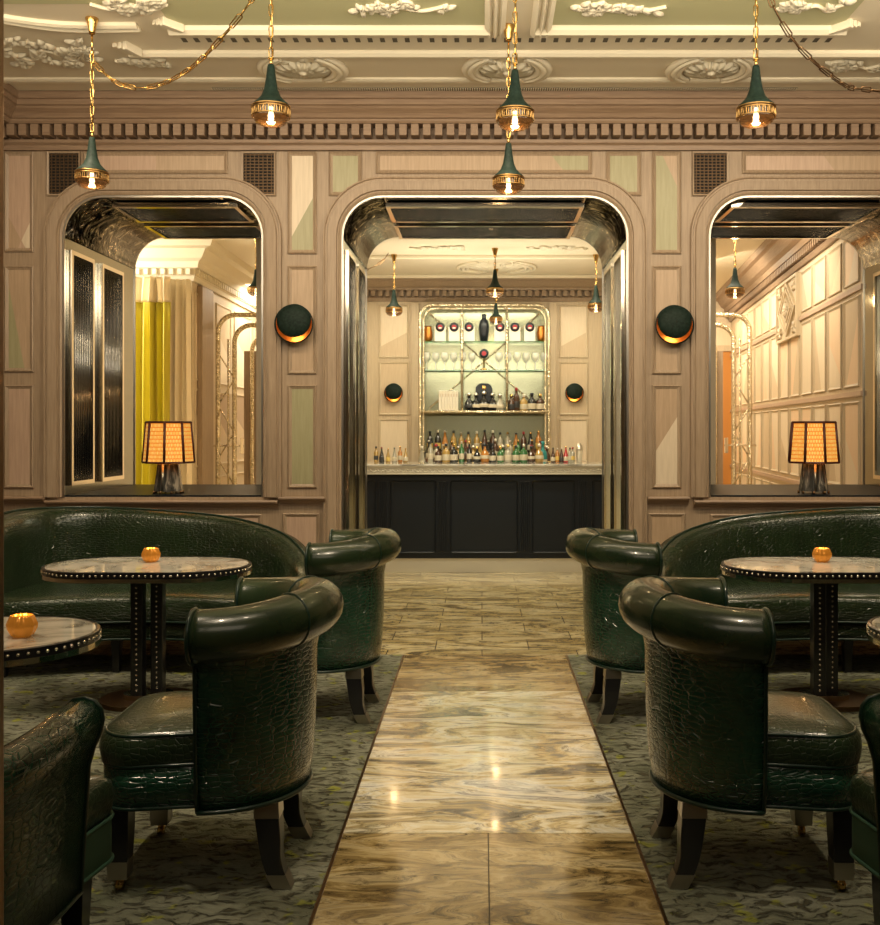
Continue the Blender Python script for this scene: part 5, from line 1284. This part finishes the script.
def club_chair():
    """low squarer armchair: straight sides, slim outward-rolled top, croc all over; faces +x, wing ends at x = 0"""
    t = thing('club_chair', '', 'armchair'); N = 48; BX, BY = 0.50, 0.315
    def pnt(a):
        c, s_ = math.cos(a), math.sin(a); e = 0.42
        return Vector((-BX*abs(c)**e, BY*(1 if s_ >= 0 else -1)*abs(s_)**e, 0))
    aa = [-PI/2+PI*i/N for i in range(N+1)]
    pts = [pnt(a) for a in aa]; pts[0] = Vector((0, -BY, 0)); pts[-1] = Vector((0, BY, 0))
    rings = []; edge = []
    for i, p in enumerate(pts):
        d = (pts[min(i+1, N)]-pts[max(i-1, 0)]).normalized(); o_ = Vector((d.y, -d.x, 0))
        if o_.dot(p-Vector((-0.15, 0, 0))) < 0: o_ = -o_
        k = min(1, max(0, -p.x/BX)); zt = 0.768-0.015*k
        prof = [(0.0, 0.275), (0.010, 0.45), (0.020, 0.60), (0.034, zt-0.12), (0.050, zt-0.085), (0.056, zt-0.055), (0.052, zt-0.028), (0.036, zt-0.008), (0.010, zt), (-0.018, zt-0.004), (-0.042, zt-0.025), (-0.052, zt-0.06), (-0.052, 0.60), (-0.055, 0.42), (-0.05, 0.275)]
        r = [tuple(p+o_*q+Vector((0, 0, z))) for q, z in prof]; rings.append(r); edge.append(r)
    MB().loft(rings, 0, True).build('backrest_shell', 'croc', t)
    mb = MB()
    for e in (0, N): mb.tube([Vector(q) for q in edge[e]], 0.006, 6, closed=True)
    mb.tube([Vector(r[0]) for r in edge], 0.007, 6); mb.build('piping', 'piping', t)
    p_in = [(p.x*0.9, p.y*0.82) for p in pts if p.x < -0.02]; fr = []
    for k in range(9): a = PI/2-PI/2*k/8; fr.append((0.20+0.07*math.cos(a), 0.24+0.07*math.sin(a)))
    for k in range(9): a = -PI/2*k/8; fr.append((0.20+0.07*math.cos(a), -0.24+0.07*math.sin(a)))
    ol = p_in+fr
    def ins(k, z): return [((x+0.1)*k-0.1, y*k, z) for x, y in ol]
    MB().loft([ins(0.97, 0.385), ins(1.0, 0.40), ins(1.02, 0.44), ins(1.0, 0.475), ins(0.94, 0.495), ins(0.7, 0.507), ins(0.3, 0.510)], 0, True).build('seat_cushion', 'crocs', t)
    MB().loft([ins(0.985, 0.262), ins(1.0, 0.27), ins(1.0, 0.375), ins(0.985, 0.384)], 0, True).build('seat_rail', 'gimp', t)
    mb = MB(); mb.tube([Vector(p) for p in ins(1.003, 0.385)], 0.006, 6, closed=True); mb.tube([Vector(p) for p in ins(1.003, 0.268)], 0.006, 6, closed=True); mb.build('seat_piping', 'gimp', t)
    for x, y in ((0.19, 0.22), (0.19, -0.22), (-0.40, 0.22), (-0.40, -0.22)):
        rg = [[(x+dx*h, y+dy*h, z) for dx, dy in ((-1, -1), (1, -1), (1, 1), (-1, 1))] for z, h in ((0.27, 0.034), (0.17, 0.031), (0.0065, 0.024))]
        MB().loft(rg, 0, False).build('leg', 'ebony', t, bevel=0.002)
    return t
q0 = club_chair(); q0['group'] = 'low croc armchairs at the bottom corners'; q0.location = (-1.335, 2.55, 0); q0.rotation_euler = (0, 0, PI/2-0.02)
q0['label'] = 'low green crocodile leather armchair cut off by the bottom left picture corner'
dup(q0, (1.345, 2.58, 0), PI/2+0.02, 'low green crocodile leather armchair mostly beyond the right picture edge', 'low croc armchairs at the bottom corners')

# ------------------------------------------------------------------ banquette sofas
def sofa(sg, label):
    """sg=-1 left, +1 right; path from aisle end round to the wall end"""
    t = thing('sofa', label, 'sofa', (0, 0, 0), 0, 'curved green leather sofas')
    # back centre line with height and depth of the back (x mirrored by sg)
    ctl = [(1.06, 6.02, 0.56), (1.12, 6.28, 0.62), (1.30, 6.54, 0.745), (1.55, 6.69, 0.82), (1.85, 6.78, 0.865), (2.3, 6.80, 0.90), (2.65, 6.78, 0.915), (2.88, 6.66, 0.92), (2.99, 6.4, 0.92), (3.0, 6.1, 0.88), (2.99, 5.85, 0.76)]
    pts = smooth_path([Vector(c) for c in ctl], 7)
    n = len(pts); rings = []; seatr = []; path2 = [(p.x, p.y) for p in pts]
    def frame(i):
        a, b_ = pts[max(i-1, 0)], pts[min(i+1, n-1)]; d = Vector((b_.x-a.x, b_.y-a.y, 0)).normalized(); return Vector((d.y, -d.x, 0))   # inward (towards camera side)
    th = 0.075
    for i, p in enumerate(pts):
        nn = frame(i); zt = p.z; c = Vector((p.x, p.y, 0))
        prof = [(-th, 0.26), (-th, 0.5), (-th*1.0, zt-0.08), (-th*1.35, zt-0.04), (-th*1.2, zt-0.005), (-th*0.4, zt+0.008), (th*0.5, zt-0.010), (th*0.95, zt-0.05), (th*1.0, zt-0.14), (th*1.25, 0.52), (th*1.4, 0.42), (th*1.2, 0.26)]
        rings.append([((c+nn*r).x*sg, (c+nn*r).y, z) for r, z in prof])
    MB().loft(rings, 0, True).build('backrest', 'crocw', t)
    mb = MB()
    for e in (0, n-1):
        rg = rings[e]; mb.tube([Vector(q) for q in rg], 0.008, 6, closed=True)
    mb.tube([Vector(r[5])+Vector((0, 0, 0.002)) for r in rings], 0.006, 6); mb.build('piping', 'piping', t)
    # seat: outline between inner back line and front line
    inner = [Vector((pts[i].x, pts[i].y, 0))+frame(i)*th*0.9 for i in range(4, n-2)]
    front = smooth_path([Vector((inner[-1].x, 5.72, 0)), Vector((2.7, 5.76, 0)), Vector((2.35, 5.86, 0)), Vector((1.95, 5.90, 0)), Vector((1.5, 5.84, 0)), Vector((inner[0].x+0.02, 5.84, 0))], 6)
    outl = [(p.x*sg, p.y) for p in inner]+[(p.x*sg, p.y) for p in front]
    cxm = sum(p[0] for p in outl)/len(outl); cym = sum(p[1] for p in outl)/len(outl)
    def ins(k, z): return [(cxm+(x-cxm)*k, cym+(y-cym)*k, z) for x, y in outl]
    MB().loft([ins(0.985, 0.31), ins(1.0, 0.33), ins(1.01, 0.38), ins(1.0, 0.43), ins(0.975, 0.452), ins(0.9, 0.465), ins(0.6, 0.475), ins(0.2, 0.475)], 0, True).build('seat_cushion', 'crocw', t)
    MB().loft([ins(0.96, 0.21), ins(0.975, 0.215), ins(0.975, 0.31), ins(0.96, 0.312)], 0, True).build('seat_rail', 'crocw', t)
    mb = MB(); mb.tube([(x, y, z) for x, y, z in ins(0.98, 0.215)], 0.007, 6, closed=True); mb.tube([(x, y, z) for x, y, z in ins(1.004, 0.318)], 0.006, 6, closed=True); mb.build('seat_piping', 'piping', t)
    for (x, y) in ((1.45, 5.95), (2.18, 5.97), (2.80, 5.85), (1.65, 6.55), (2.75, 6.55)):
        lg = MB(); h = 0.026
        lg.loft([[(x*sg-h*k, y-h*k, z), (x*sg+h*k, y-h*k, z), (x*sg+h*k, y+h*k, z), (x*sg-h*k, y+h*k, z)] for z, k in ((0.22, 1.1), (0.0065, 0.75))], 0, False); lg.build('leg', 'ebony', t, bevel=0.002)
    return t
sofa(-1, 'curved dark green leather sofa along the wall under the curtained opening')
sofa(1, 'curved dark green leather sofa along the wall under the right-hand opening')
